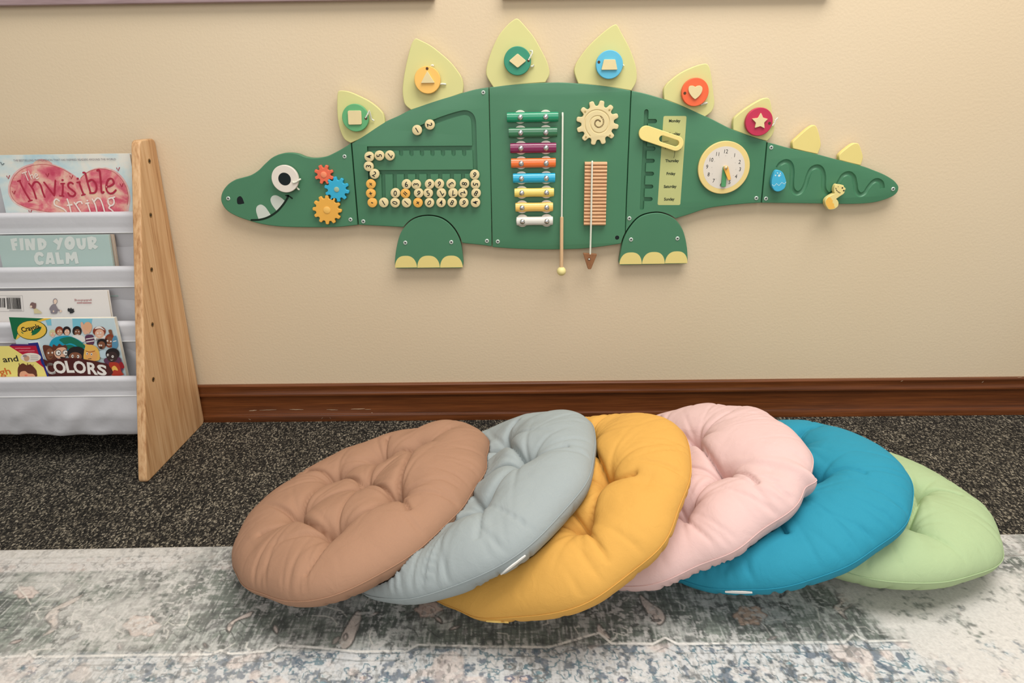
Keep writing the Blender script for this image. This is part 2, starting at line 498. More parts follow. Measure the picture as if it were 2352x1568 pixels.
def screw(t, x, y, r=4.6):
    u, v = PW.px(x, y); s = mpp(x, y, FR) * r
    a = lathe([(s, 0.0), (s, 0.0006), (s * 0.8, 0.0014), (s * 0.55, 0.0014), (s * 0.5, 0.0008), (0.0001, 0.0008)], PW, u, v, 20)
    o = obj('screw', a, steel, t)
    obj('screw_socket', lathe([(s * 0.5, 0.0008), (s * 0.5, 0.0010), (0.0001, 0.0010)], PW, u, v, 6), mat('socket_shadow', (70, 74, 70), 0.6), o)
def spike(t, P, m):
    return obj('back_spike', plate([crom(WP(P))], TH + 0.001, -0.0003, PW, 0.0014), m, t)
def loop_disc(t, x, y, rpx, col, name, h0, h1, label):
    """turning disc on a peg, standing off the board"""
    u, v = PW.px(x, y, h1); r = mpp(x, y, FR - h1) * rpx
    o = obj(name, plate([circ(u, v, r, 56)], h0, h1, PW, 0.0012), col, t, label=label)
    obj('peg', plate([circ(u, v, r * 0.3, 20)], 0, h0, PW), col, o)
    return o
def cordbit(o, P, w, r=1.9):
    pts = [PW.at(*PW.px(p[0], p[1], w + (p[2] if len(p) > 2 else 0)), w + (p[2] if len(p) > 2 else 0)) for p in P]
    r_ = mpp(P[0][0], P[0][1], FR) * r
    q = [np.array(a) for a in pts]
    dense = []
    for i in range(len(q) - 1):
        for k in range(5):
            dense.append(q[i] + (q[i + 1] - q[i]) * k / 5)
    dense.append(q[-1])
    rr = [r_ * (1 + 0.12 * math.sin(i * 2.1)) for i in range(len(dense))]
    obj('cord', tube(dense, rr, 8), cord, o)
def hole(o, x, y, w, r=3.4):
    u, v = PW.px(x, y, w); s = mpp(x, y, FR) * r
    obj('cord_hole', flat([circ(u, v, s, 16)], w + 0.0001, PW), mat('hole_dark', (84, 58, 30), 0.8), o)
def gear(t, x, y, rpx, n, m, ph, h=0.008, hubr=7, hubm=None, name='gear', label=None, tooth=0.24, cutter=None, h0=0.0005):
    u, v = PW.px(x, y, h); s = mpp(x, y, FR - h) * rpx
    P = []
    ri = s * (1 - tooth)
    for i in range(n):
        a0 = ph + 2 * math.pi * i / n; st = 2 * math.pi / n
        tw = st * 0.235
        # rounded tooth and rounded gullet
        for (k, rr) in [(-0.5, ri), (-0.36, ri * 1.015), (-0.27, ri + (s - ri) * 0.35), (-0.235, ri + (s - ri) * 0.7), (-0.19, s * 0.975), (-0.10, s), (0.10, s), (0.19, s * 0.975), (0.235, ri + (s - ri) * 0.7), (0.27, ri + (s - ri) * 0.35), (0.36, ri * 1.015)]:
            P.append((u + rr * math.cos(a0 + k * st), v + rr * math.sin(a0 + k * st)))
    me = plate([P], h0, h, PW, 0.0011)
    if cutter is not None:
        me = carve(me, cutter, False)
    g = obj(name, me, m, t, label=label)
    if hubr:
        obj('hub', lathe([(s * hubr / rpx, h - 0.001), (s * hubr / rpx, h + 0.0008), (s * hubr / rpx * 0.8, h + 0.0013), (0.0001, h + 0.0013)], PW, u, v, 24), hubm, g)
    return g

FOOT_A = [(911, 616.2, 1), (907.5, 611), (907, 596.7), (911.5, 564.4), (920.3, 535), (938, 511.6), (958.5, 499.8), (983.4, 496), (1008.3, 499.8), (1028.9, 511.6), (1046.5, 532), (1058.2, 558.5), (1063.6, 596.7), (1063.2, 611), (1060, 615.7, 1)]
FOOT_B = [(1425, 608.6, 1), (1422, 603), (1424.4, 585.3), (1432.5, 549.5), (1448.8, 520), (1471.5, 497.5), (1504, 488.9), (1530, 492.6), (1552.8, 505.6), (1569, 530), (1577.2, 562.5), (1579.5, 595), (1577, 605.4, 1)]
def foot_cutter(P, gap, sh):
    """clearance cut-out for a foot: its outline grown by GAP"""
    q = np.array(crom(WP(P))); c = q.mean(0); out = []
    for k in range(len(q)):
        t_ = q[(k + 1) % len(q)] - q[k - 1]; n_ = np.array([t_[1], -t_[0]]) / (np.linalg.norm(t_) + 1e-12)
        if n_ @ (q[k] - c) < 0: n_ = -n_
        out.append(tuple(q[k] + n_ * gap + np.array(sh)))
    return plate([out], TH - 0.01, 0.01, PW)
# ---------- head
t = thing('head_panel', 'green dinosaur head board with white eye, toothy smile and three gears', 'busy board', (*[0.0, 0.0], 0.0), GRP)
t.location = (W(660, 440)[0], 0, W(660, 440)[1])
obj('board', board([(805.6, 328.5, 1), (792.6, 337.5), (770.8, 349.6), (749, 359.3), (724.7, 362.9), (702.9, 360.5), (683.5, 353.2), (664.2, 350.8), (644.8, 353.2), (625.4, 361.7), (608.4, 376.3), (593.9, 390.8), (576.9, 401.7), (557.5, 407.8), (540.6, 412.6), (523.6, 423.5), (511.5, 439.3), (507.4, 456.2), (511.5, 470.8), (523.6, 485.3), (545.4, 497.4), (576.9, 508.3), (606, 515.6), (644.8, 520.4), (698, 522.1), (770.8, 521.7), (821.2, 516.8, 1)]), green, t)
for q in [(524.3, 455.7), (791.4, 359.3), (805, 504.2)]:
    screw(t, *q)
obj('nostril', flat([crom(WP([(548.6, 451.2), (553, 450.8), (557.5, 456.5), (561.2, 467, 1), (550, 469), (545, 466.5), (544.5, 456)]))], 0.0, PW), black, t)
obj('mouth', join([flat([stroke(crom(WP([(577.6, 505.2), (596.3, 504.2), (615.7, 498.6), (635, 486.5), (649.6, 470.8), (659.3, 456.2), (662, 449.5)]), False), mpp(620, 480, FR) * 2.2)], 0.0003, PW), flat([stroke(crom(WP([(657, 449), (663, 449.8), (671, 455.3)]), False), mpp(620, 480, FR) * 1.7)], 0.0003, PW)]), dkgreen, t)
tm = mat('tooth_white', (202, 208, 196), 0.5)
obj('tooth', flat([crom(WP([(593.9, 503, 1), (588.5, 485.3), (590, 474.4), (598.7, 469.6), (608.4, 474.4), (615.7, 484), (622.5, 494.5, 1), (608, 500)]))], 0.0, PW), tm, t)
obj('tooth', flat([crom(WP([(637, 486, 1), (625.4, 470.8), (621.3, 458.7), (625.4, 450.2), (635, 448.5), (647.2, 455), (656, 463, 1), (648, 474)]))], 0.0, PW), tm, t)
eye = loop_disc(t, 654.2, 410.8, 31.2, white, 'eye', 0.004, 0.013, 'white turning eye disc')
u, v = PW.px(653.7, 411, 0.013)
obj('pupil', flat([circ(u, v, mpp(654, 411, FR) * 14.4, 40)], 0.0131, PW), black, eye)
cordbit(eye, [(672.7, 417, -0.002), (674, 420), (681, 417.5), (687, 413), (690.5, 411, -0.004)], 0.0145)
cordbit(eye, [(682, 430.5), (685, 434.5), (688, 435.5)], 0.003)
gear(t, 743.6, 401, 22.5, 8, mat('coral_red', (226, 106, 74), 0.5), math.radians(66), hubr=7, hubm=mat('coral_light', (240, 140, 100), 0.5), label='coral red gear', tooth=0.33, h=0.009)
gear(t, 773.2, 435, 28.6, 10, mat('sky_blue', (50, 170, 205), 0.5), math.radians(94), hubr=6, hubm=mat('hub_grey', (160, 180, 150), 0.6), label='blue gear', tooth=0.27, h=0.009)
gear(t, 750.9, 482.2, 33.3, 12, mat('amber', (232, 172, 72), 0.5), math.radians(85), hubr=8, hubm=mat('amber_light', (240, 188, 96), 0.5), label='amber yellow gear', tooth=0.22, h=0.009)

# ---------- number maze panel
t = thing('number_panel', 'green dinosaur shoulder board with a maze of sliding number discs', 'busy board', (0, 0, 0), GRP)
t.location = (W(965, 390)[0], 0, W(965, 390)[1])
nb = board([(808.0, 329.8, 1), (844, 306), (882.2, 281.2), (917.4, 265), (946.7, 250.4), (1005.4, 229.9), (1061.2, 213.7), (1093.4, 205), (1122.2, 200.3, 1), (1126.3, 385), (1129.4, 566, 1), (1108, 563), (1078.8, 560), (1061, 557.5), (1030, 548), (990, 530), (960, 523), (923, 521.5), (873.4, 519), (823.6, 516.4, 1)])
s = mpp(960, 390, FR)
def slot(P, r): return plate([stroke(WP(P), s * r)], -0.007, 0.01, PW)
def slot2(P, r): return plate([stroke(crom(WP(P), False, 4), s * r)], -0.007, 0.01, PW)
def rect(P): return plate([WP(P)], -0.007, 0.01, PW)
cuts = [slot2([(958.5, 297), (987, 284.5), (1010, 275), (1034.7, 266.5), (1058, 260), (1071, 259), (1081, 263.5), (1086.5, 273), (1088.5, 290), (1090, 340), (1092, 400), (1093, 465)], 5.3),
        rect([(843, 336), (1089, 334.3), (1089, 345), (843, 346.5)]), rect([(866, 390.5), (1092, 389), (1092, 399.2), (866, 400.5)]),
        slot2([(848, 341), (850, 400), (854, 466)], 4.6)]
for (xa, xb) in [(880, 882), (906.5, 907.5), (932, 933), (958.3, 959), (984.5, 984.5), (1011.3, 1010.5), (1038, 1037), (1063.6, 1062.5)]:
    cuts.append(slot([(xa, 396), (xb, 466)], 4.7))
for x in (873, 897, 921, 945, 969, 993.2, 1017.3, 1041.6, 1066):
    cuts.append(slot([(x, 342), (x + .3, 353.8)], 4.7))
nb = carve(nb, join(cuts + [foot_cutter(FOOT_A, 0.0026, (0.0008, 0.0004))]))
obj('board', nb, green, t)
for q in [(834.5, 508.3), (1110, 212.3), (1118.4, 553.2)]:
    screw(t, *q)
disc_me = lathe([(0.0102, 0.0), (0.0102, 0.0055), (0.0099, 0.0064), (0.0093, 0.0067), (0.0001, 0.0067)], Plane((0, 0, 0), (1, 0, 0), (0, 0, 1)), 0, 0, 28)
disc_o = lathe([(0.0102, 0.0), (0.0102, 0.0055), (0.0099, 0.0064), (0.0093, 0.0067), (0.0001, 0.0067)], Plane((0, 0, 0), (1, 0, 0), (0, 0, 1)), 0, 0, 28)
amber_disc = mat('amber_disc', (236, 178, 84), 0.55)
Z = 7.84
TOK = [(218, 235, '4', 105), (400, 215, '5', 95), (588, 213, '7', -119), (207, 408, '3', 85), (312, 545, '2', -32), (247, 727, '÷', -50), (245, 895, '+', 12), (272, 1063, '-', -18), (478, 1063, '1', 28),
       (683, 1063, '0', 75), (888, 1063, '1', -135), (1095, 1063, '+', 32), (1302, 1063, '0', -35), (1512, 1060, '4', -5), (1712, 1060, '8', -28), (1922, 1063, '9', -28), (2132, 1060, '4', 100), (688, 890, '0', -8),
       (868, 895, '=', -45), (1108, 890, '9', -25), (1280, 890, '5', 14), (1518, 890, '7', -130), (1728, 888, '7', -165), (1902, 888, '2', 112), (2143, 890, '8', -32), (888, 730, '6', 0), (1063, 735, '3', 88), (1305, 730, '9', -25),
       (1480, 725, '6', 165), (1692, 725, '3', 120), (1935, 720, '8', 82), (2132, 730, '5', -95), (2117, 560, '6', 160)]
TOK = [(820 + a / Z, 330 + b / Z, c, d) for a, b, c, d in TOK] + [(957.6, 298.8, '1', 30), (986.9, 286.2, '2', -80)]
DH = 0.0040
for (x, y, ch, ro) in TOK:
    wtop = DH + 0.0067
    u, v = PW.px(x, y, wtop); am = ch in '÷+-='
    src = disc_o if am else disc_me
    o = obj('number_disc', src, amber_disc if am else cream, t, at=PW.at(u, v, DH), label=('amber disc marked ' if am else 'birch disc marked ') + ch)
    tx = text(ch, u, v, 0.0155 if ch not in '-=' else 0.017, PW, wtop + 0.0001, math.radians(ro), 0.95, bold=0.0002)
    obj('numeral', tx, black, o) if False else None
    me = tx; me.transform(Matrix.Translation(Vector(-np.array(PW.at(u, v, DH)))))
    q = obj('numeral', me, black, None, at=(0, 0, 0)); q.parent = o; q.location = (0, 0, 0)
    me2 = plate([circ(u, v, 0.0038, 10)], -0.006, DH, PW); me2.transform(Matrix.Translation(Vector(-np.array(PW.at(u, v, DH)))))
    q = obj('slider_pin', me2, cream, None, at=(0, 0, 0)); q.parent = o; q.location = (0, 0, 0)
S1 = [(884, 283, 1), (882.6, 272), (880.6, 264), (877, 257), (865.3, 245), (846, 231), (817.4, 216.8), (801, 210.5), (788, 208), (779, 208.4), (775.5, 213), (774.2, 228.3), (774.4, 257), (777.2, 283.8), (784, 306.7), (792.5, 321), (805.5, 328.5, 1), (840, 312)]
sp1 = spike(t, S1, lime)
S2 = [(1062.5, 213.5, 1), (1064, 196), (1060.5, 179), (1051, 163), (1033.9, 141.7), (1009.8, 120.3), (988.4, 104), (964, 91.5), (956, 88.3), (950.5, 91.5), (944, 104), (936, 133.6), (929.5, 164.4), (926, 187), (924.4, 207.3), (926, 226), (930.8, 240.8), (944, 252.5, 1), (1005, 234)]
spike(t, S2, lime)
DC = {}
DC[1] = loop_disc(t, 816, 270.5, 31.2, mat('leaf_green', (96, 168, 112), 0.5), 'shape_disc', 0.003, 0.012, 'mid green disc with a square')
DC[2] = loop_disc(t, 981.5, 183.5, 31.0, mat('melon', (242, 190, 98), 0.5), 'shape_disc', 0.003, 0.012, 'melon yellow disc with a triangle')
def rpoly(P, r, n=4):
    """polygon with rounded corners"""
    out = []; m = len(P)
    for i in range(m):
        a, b, c = (np.array(P[k % m], float) for k in (i - 1, i, i + 1))
        d1 = (a - b) / np.linalg.norm(a - b); d2 = (c - b) / np.linalg.norm(c - b)
        rr = min(r, 0.45 * np.linalg.norm(a - b), 0.45 * np.linalg.norm(c - b))
        for k in range(n + 1):
            q = k / n
            out.append(tuple((1 - q) ** 2 * (b + d1 * rr) + 2 * q * (1 - q) * b + q * q * (b + d2 * rr)))
    return out
def inlay(o, P, r, name):
    w = 0.0155
    pts = [PW.px(p[0], p[1], w) for p in P]
    obj(name, plate([rpoly(pts, mpp(P[0][0], P[0][1], FR) * r) if r else pts], 0.0119, w, PW, 0.0006), cream, o)
inlay(DC[1], [(798.2, 254), (829.2, 253.8), (830.8, 286), (800, 286.5)], 4, 'square')
inlay(DC[2], [(981, 162.5), (998.5, 190.5), (966.5, 191)], 2.2, 'triangle')
hole(DC[1], 840.5, 271.5, 0.012); hole(DC[2], 981, 157.5, 0.012)
cordbit(DC[1], [(839.5, 271, -0.001), (842.5, 266), (848.5, 253.5), (851, 264, -0.004), (853, 273, -0.008), (859, 277, -0.010)], 0.0135, 1.7)
cordbit(DC[2], [(990.5, 151, -0.005), (993.5, 149.5, -0.004), (996, 152, -0.003)], 0.011, 2.2)
cordbit(DC[2], [(1010, 193), (1017, 192.6), (1024.5, 193.5)], 0.003, 2.2)

# ---------- music panel
t = thing('music_panel', 'green dinosaur middle board with rainbow xylophone, spiral gear and ribbed scraper block', 'busy board', (0, 0, 0), GRP)
t.location = (W(1285, 380)[0], 0, W(1285, 380)[1])
obj('board', carve(board([(1123.8, 200.4, 1), (1163, 195.2), (1205, 192), (1251.5, 189.9), (1289.4, 189.3), (1329.4, 191.6), (1373.5, 195.2), (1415.6, 201.5), (1449.0, 207.8, 1), (1443.6, 329.7), (1438, 466.8), (1435.3, 558, 1), (1394, 564.5), (1339, 571), (1284.5, 572.8), (1229.7, 572.8), (1174.8, 570.8), (1131.2, 567.5, 1), (1127.2, 385)]), foot_cutter(FOOT_B, 0.0026, (-0.0008, 0.0004))), green, t)
screw(t, 1143.3, 554.7)
u, v = PW.px(1417.5, 545.5)
obj('screw_hole', flat([circ(u, v, mpp(1417, 545, FR) * 4.8, 18)], 0.0, PW), black, t)
S3 = [(1252.5, 189.5, 1), (1261, 174), (1261.6, 160.5), (1255.7, 139.4), (1243, 114), (1226.2, 84.7), (1209.4, 63.7), (1194, 46.5), (1186.5, 42.5), (1178.5, 46.2), (1165.2, 57.4), (1146.3, 80.5), (1131.6, 110), (1120, 143.6), (1116.4, 164.7), (1120, 179.4), (1133.7, 201.5, 1), (1190, 194)]
S4 = [(1450.3, 208.2, 1), (1461.5, 187), (1462, 160.5), (1455.6, 135.2), (1445, 107.9), (1428.2, 76.3), (1419, 59.5), (1413, 56), (1398.8, 63.7), (1373.5, 84.7), (1348.3, 110), (1327, 139.4), (1319.8, 156.2), (1320, 168.9), (1328.3, 192.3, 1), (1390, 198.5)]
spike(t, S3, lime); spike(t, S4, lime)
DC[3] = loop_disc(t, 1188.6, 139.7, 32.4, mat('deep_teal', (52, 140, 110), 0.5), 'shape_disc', 0.003, 0.012, 'deep teal disc with a diamond')
DC[4] = loop_disc(t, 1400, 148.3, 32.2, mat('pale_blue', (94, 184, 214), 0.5), 'shape_disc', 0.003, 0.012, 'pale blue disc with a trapezium')
inlay(DC[3], [(1188.8, 122.6), (1209, 139.6), (1189, 156), (1169, 139.8)], 3, 'diamond')
inlay(DC[4], [(1387.5, 136.4), (1413.5, 136.4), (1418.2, 160.2), (1381.2, 160.6)], 2.2, 'trapezium')
hole(DC[4], 1375.6, 142.5, 0.012); hole(DC[3], 1214, 138.5, 0.012)
cordbit(DC[3], [(1214, 138, -0.001), (1218, 131), (1222.5, 122), (1222.3, 117), (1217.5, 116.5, -0.006)], 0.0135, 1.9)
cordbit(DC[3], [(1219, 151.5), (1222, 153), (1226.5, 149)], 0.003, 2.0)
cordbit(DC[4], [(1429, 147), (1431.5, 150), (1433.5, 151)], 0.003, 1.8)
# xylophone
BARS = [(1164.4, 1282.3, 258.4, 280.9, (22, 140, 98), 'emerald green'), (1168.5, 1279.6, 293.5, 316.5, (50, 112, 74), 'bottle green'), (1172, 1277.4, 329, 352, (130, 36, 80), 'plum'), (1174, 1276.3, 364.2, 385.9, (238, 116, 48), 'orange'),
        (1178.4, 1275, 398.8, 420.7, (34, 168, 204), 'cyan'), (1181.7, 1272.2, 432, 453.6, (234, 208, 104), 'lemon'), (1184, 1270, 465.4, 487.3, (244, 198, 104), 'apricot'), (1186.6, 1269.7, 497.5, 518.9, (222, 218, 206), 'white')]
pad = mat('pad_white', (222, 214, 200), 0.6)
for bi, (xa, xb, ya, yb, c, cn) in enumerate(BARS):
    m = mat('bar_' + cn.replace(' ', '_'), c, 0.22, 0.5, var=0.02, coat=0.4)
    ym = (ya + yb) / 2
    H0 = 0.005; HB = 0.0085
    ua, va = PW.px(xa, ym, 0.009); ub, _ = PW.px(xb, ym, 0.009)
    hh = mpp((xa + xb) / 2, ym, FR - 0.009) * (yb - ya) / 2
    nx, na = 28, 12
    vv, ff = [], []
    L = ub - ua
    sx = [PW.px(1195 + bi * 0.7, ym, 0.012)[0], PW.px(1253.5 + bi * 0.35, ym, 0.012)[0]]
    for i in range(nx + 1):
        uu = ua + L * i / nx
        e = min(i, nx - i) / nx * L
        hk = hh * (1.0 if bi < 5 else (0.90 + 0.10 * max(math.exp(-((uu - sx[0]) / 0.010) ** 2), math.exp(-((uu - sx[1]) / 0.010) ** 2))))
        if e < 0.001: hk *= 0.96
        for k in range(na + 1):
            th = math.pi * k / na
            vv.append(PW.at(uu, va + hk * math.cos(th), H0 + HB * (math.sin(th) ** 0.7)))
        for k in range(na + 1):
            th = math.pi * (na - k) / na
            vv.append(PW.at(uu, va + (hk - 0.0015) * math.cos(th), H0 + (HB - 0.0015) * (math.sin(th) ** 0.7)))
    q = 2 * (na + 1)
    for i in range(nx):
        for k in range(q):
            ff.append((i * q + k, (i + 1) * q + k, (i + 1) * q + (k + 1) % q, i * q + (k + 1) % q))
    ff.append(tuple(range(q))); ff.append(tuple(nx * q + k for k in range(q))[::-1])
    me = mesh('bar', vv, ff)
    bm = bmesh.new(); bm.from_mesh(me); bmesh.ops.recalc_face_normals(bm, faces=bm.faces); me = from_bm(bm)
    b = obj('xylophone_bar', me, m, t, label=cn + ' bar', angle=50)
    for su in sx:
        obj('pad', plate([circ(su, va + 0.0005, hh * 1.36, 32)], 0.0002, H0, PW, 0.001), pad, b)
        r = 0.0058
        dome = [(r, H0 + HB - 0.0012), (r, H0 + HB + 0.0006)] + [(r * math.cos(a), H0 + HB + 0.0006 + r * 0.62 * math.sin(a)) for a in (0.35, 0.7, 1.05, 1.3)] + [(0.0001, H0 + HB + 0.0006 + r * 0.62)]
        sc = obj('screw', lathe(dome, PW, su, va, 20), mat('polished_steel', (225, 225, 222), 0.12, 0.5, metal=1.0), b)
        sc2 = obj('stem', plate([circ(su, va, 0.002, 10)], 0, H0 + HB, PW), steel, b)
# spiral gear
sz = 4.7526
SPI = [(1215, 1345), (1175, 1290), (1155, 1215), (1165, 1140), (1210, 1085), (1270, 1060), (1330, 1065), (1390, 1100), (1420, 1160), (1415, 1230), (1380, 1285), (1320, 1310), (1260, 1295), (1225, 1250), (1215, 1200), (1235, 1150), (1280, 1125), (1330, 1130), (1358, 1170), (1355, 1215), (1325, 1245), (1290, 1245), (1265, 1215), (1275, 1180), (1300, 1168), (1325, 1183)]
SPI = [(1100 + a / sz, 30 + b / sz) for a, b in SPI]
gh = 0.010
sp3 = [PW.at(*q, gh + 0.0006) for q in crom([PW.px(*p, gh) for p in SPI], False, 5)]
sg = gear(t, 1372.7, 282.4, 50.2, 12, cream, math.radians(79), h=gh, hubr=0, name='spiral_gear', label='birch gear with a spiral groove', tooth=0.24, cutter=tube(sp3, 0.0021, 8), h0=0.001)
dots = []
for k, q in enumerate(crom([PW.px(*p, gh) for p in SPI[17:]], False, 5)):
    dots.append(flat([circ(q[0], q[1], 0.0011, 8)], gh - 0.0009 if False else gh + 0.00005, PW))
obj('bead_dots', join(dots[::2]), mat('bead_brown', (92, 70, 40), 0.6), sg)
for (a, b) in [(1160, 1075), (1425, 1056), (1168, 1352), (1430, 1335)]:
    u, v = PW.px(1100 + a / sz, 30 + b / sz, gh)
    obj('pin', lathe([(0.0021, gh), (0.0021, gh + 0.0004), (0.0001, gh + 0.0005)], PW, u, v, 12), mat('pin_brass', (190, 168, 110), 0.4, metal=0.6), sg)
# ribbed scraper block
wood_tan = wood_material('beech', [(0.3, (196, 146, 104)), (0.5, (210, 164, 122)), (0.7, (222, 180, 138))], axis='x', stretch=8, scale=26, rough=0.6)
A, B_, C_, D_ = [np.array(PW.px(*p, 0.011)) for p in [(1343.6, 372.3), (1395, 372.3), (1391.4, 518.2), (1341.2, 518.2)]]
blk = obj('scraper_block', plate([[tuple(A), tuple(B_), tuple(C_), tuple(D_)][::-1]], 0.0, 0.006, PW), wood_tan, t, label='ribbed beech block')
for k in range(18):
    q0, q1 = k / 18, (k + 1) / 18
    l0, l1 = A + (D_ - A) * q0, A + (D_ - A) * q1; r0, r1 = B_ + (C_ - B_) * q0, B_ + (C_ - B_) * q1
    vv, ff = [], []
    m_ = 6
    for j in range(m_ + 1):
        th = math.pi * j / m_; tt = (1 - math.cos(th)) / 2
        for (p, q) in ((l0, l1), (r0, r1)):
            uv = p + (q - p) * tt
            vv.append(PW.at(uv[0], uv[1], 0.006 + 0.0045 * math.sin(th)))
    for j in range(m_):
        ff.append((2 * j, 2 * j + 2, 2 * j + 3, 2 * j + 1))
    ff.append(tuple(2 * j for j in range(m_ + 1))[::-1]); ff.append(tuple(2 * j + 1 for j in range(m_ + 1)))
    ff.append((0, 1, 2 * m_ + 1, 2 * m_))
    bm = bmesh.new(); bm.from_mesh(mesh('rib', vv, ff)); bmesh.ops.recalc_face_normals(bm, faces=bm.faces)
    obj('rib', from_bm(bm), wood_tan, blk, angle=60)

# ---------- calendar and clock panel
t = thing('calendar_panel', 'green dinosaur hip board with weekday strip, sliding pointer and toy clock', 'busy board', (0, 0, 0), GRP)
t.location = (W(1600, 370)[0], 0, W(1600, 370)[1])
cb = board([(1450.6, 208.2, 1), (1481, 214.6), (1525, 227.6), (1569, 243.8), (1627.6, 269.8), (1679.7, 295.9), (1725, 312), (1761.0, 324.8, 1), (1748.0, 465.6, 1), (1709, 468), (1660, 473), (1621, 479.6), (1582, 492.6), (1549.6, 502.4), (1500, 518), (1436.8, 534, 1), (1439.6, 466), (1445.2, 329.7)])
s = mpp(1490, 360, FR)
zc = 6.272
def cz(a, b): return (1450 + a / zc, 240 + b / zc)
cuts = [slot2([cz(217, 100), cz(208, 300), cz(190, 700), cz(165, 1200), cz(152, 1490)], 5.0)]
for k, (yy, xe) in enumerate([(240, 340), (435, 330), (635, 318), (812, 308), (998, 298), (1183, 288), (1363, 278)]):
    xs = 214 - (yy - 100) * 0.045
    cuts.append(slot([cz(xs, yy), cz(xe, yy)], 4.9))
cb = carve(cb, join(cuts + [foot_cutter(FOOT_B, 0.0026, (-0.0008, 0.0004))]))
obj('board', cb, green, t)
for q in [(1445.5, 501.4), (1737, 455)]:
    screw(t, *q)
strip = obj('weekday_strip', flat([rpoly([PW.px(*p) for p in [(1524, 266.3), (1577, 266.3), (1562.4, 470.7), (1510.3, 470.7)]], mpp(1540, 370, FR) * 4)], 0.0, PW), mat('pale_olive', (186, 188, 124), 0.6), t)
for nm, a, b in [('Monday', 625, 240), ('Tuesday', 618, 430), ('Wednesday', 600, 625), ('Thursday', 588, 815), ('Friday', 572, 1000), ('Saturday', 560, 1185), ('Sunday', 547, 1367)]:
    x, y = cz(a, b); u, v = PW.px(x, y)
    obj('weekday_lettering', text(nm, u, v, mpp(x, y, FR) * 9.0, PW, 0.00025, 0, 0.93, bold=0.00022), mat('dark_ink', (26, 40, 22), 0.6), strip)
hp = 0.014
pa, pb = np.array(PW.px(*cz(217, 415), hp)), np.array(PW.px(*cz(648, 560), hp))
ha, hb = np.array(PW.px(*cz(447, 494), hp)), np.array(PW.px(*cz(645, 559), hp))
s = mpp(1520, 320, FR - hp)
ptr = obj('pointer', plate([stroke([pa, pb], s * 17.2, 14), stroke([ha, hb], s * 7.2, 10)], 0.0055, hp, PW, 0.0011), mat('butter', (238, 217, 136), 0.5), t)
obj('slider_pin', plate([circ(pa[0], pa[1], s * 4.2, 16)], -0.006, 0.0055, PW), cream, ptr)
pen = mat('pen_mark', (70, 80, 50), 0.7)
obj('pen_scribble', join([flat([stroke(crom([PW.px(*cz(*q)) for q in [(628, 670), (622, 720), (612, 768)]], False), 0.0004)], 0.0002, PW), flat([stroke(crom([PW.px(*cz(*q)) for q in [(640, 395), (632, 415), (625, 440)]], False), 0.0004)], 0.0002, PW), flat([stroke(crom([PW.px(*cz(*q)) for q in [(450, 545), (490, 530), (535, 526)]], False), 0.0004)], 0.0002, PW)]), pen, strip)
S5 = [(1525.7, 228, 1), (1524.6, 208.9), (1528, 199), (1539, 186), (1564.6, 166.8), (1591.4, 154), (1612, 147.2), (1623, 146.5), (1629, 153), (1633, 168), (1636, 191), (1639.2, 216.5), (1641, 238), (1634.8, 256), (1618, 269, 1), (1575, 247)]
S6 = [(1684.5, 298.5, 1), (1684.9, 277), (1693, 265), (1721.2, 243.9), (1745.7, 229.6), (1758, 225), (1766, 226), (1770.5, 236), (1775, 265), (1779.2, 291.8), (1774.3, 310), (1762, 324, 1), (1725, 313)]
spike(t, S5, lime); spike(t, S6, lime)
DC[5] = loop_disc(t, 1597, 211.4, 32.0, mat('orange_red', (236, 104, 62), 0.5), 'shape_disc', 0.003, 0.013, 'orange red disc with a heart')
DC[6] = loop_disc(t, 1744, 279.6, 32.0, mat('crimson', (190, 48, 80), 0.5), 'shape_disc', 0.003, 0.013, 'crimson disc with a star')
z5 = 7.84
w = 0.0163
def inlay2(o, pts, name, bev=0.0006):
    obj(name, plate([pts], 0.0128, w, PW, bev), cream, o)
heart = crom([PW.px(1520 + a / z5, 140 + b / z5, w) + ((1,) if k in (0, 7) else ()) for k, (a, b) in enumerate([(608, 468), (645, 448), (695, 446), (732, 485), (722, 560), (680, 625), (630, 672), (598, 690), (550, 650), (500, 580), (482, 510), (502, 455), (558, 446)])])
inlay2(DC[5], heart, 'heart')
star = [PW.px(1660 + a / 4.9, 200 + b / 4.9, w) for a, b in [(432, 288), (457, 345), (510, 358), (467, 400), (473, 465), (425, 440), (362, 460), (375, 402), (330, 355), (398, 348)]]
inlay2(DC[6], rpoly(star, 0.0015, 3), 'star', 0.0005)
hole(DC[5], 1573, 214, 0.013); hole(DC[6], 1767.5, 283, 0.013)
cordbit(DC[5], [(1609, 240.5), (1616, 238), (1624.5, 236)], 0.003, 2.4)
cordbit(DC[6], [(1774, 289), (1778.5, 283), (1781, 276), (1787, 270)], 0.004, 1.8)
# clock
hc = 0.0065
u, v = PW.px(1663, 385.2, hc)
R_c = mpp(1663, 385, FR - hc) * 60.0
ck = obj('toy_clock', plate([circ(u, v, R_c, 72)], 0.0, hc, PW, 0.0012), mat('clock_rim', (228, 203, 132), 0.5), t, label='round toy clock with pale yellow rim')
obj('dial', flat([circ(u, v, R_c * 0.803, 64)], hc, PW), mat('dial_white', (218, 209, 196), 0.5), ck)
zk = 10.453
for nm, a, b in [('12', 815, 390), ('1', 1018, 483), ('2', 1138, 643), ('3', 1147, 820), ('4', 1052, 990), ('5', 897, 1128), ('6', 690, 1190), ('7', 515, 1095), ('8', 393, 943), ('9', 357, 760), ('10', 462, 592), ('11', 612, 455)]:
    uu, vv = PW.px(1590 + a / zk, 310 + b / zk, hc)
    obj('numeral', text(nm, uu, vv, 0.0112, PW, hc + 0.0002, math.radians(-3), 0.88), black, ck)
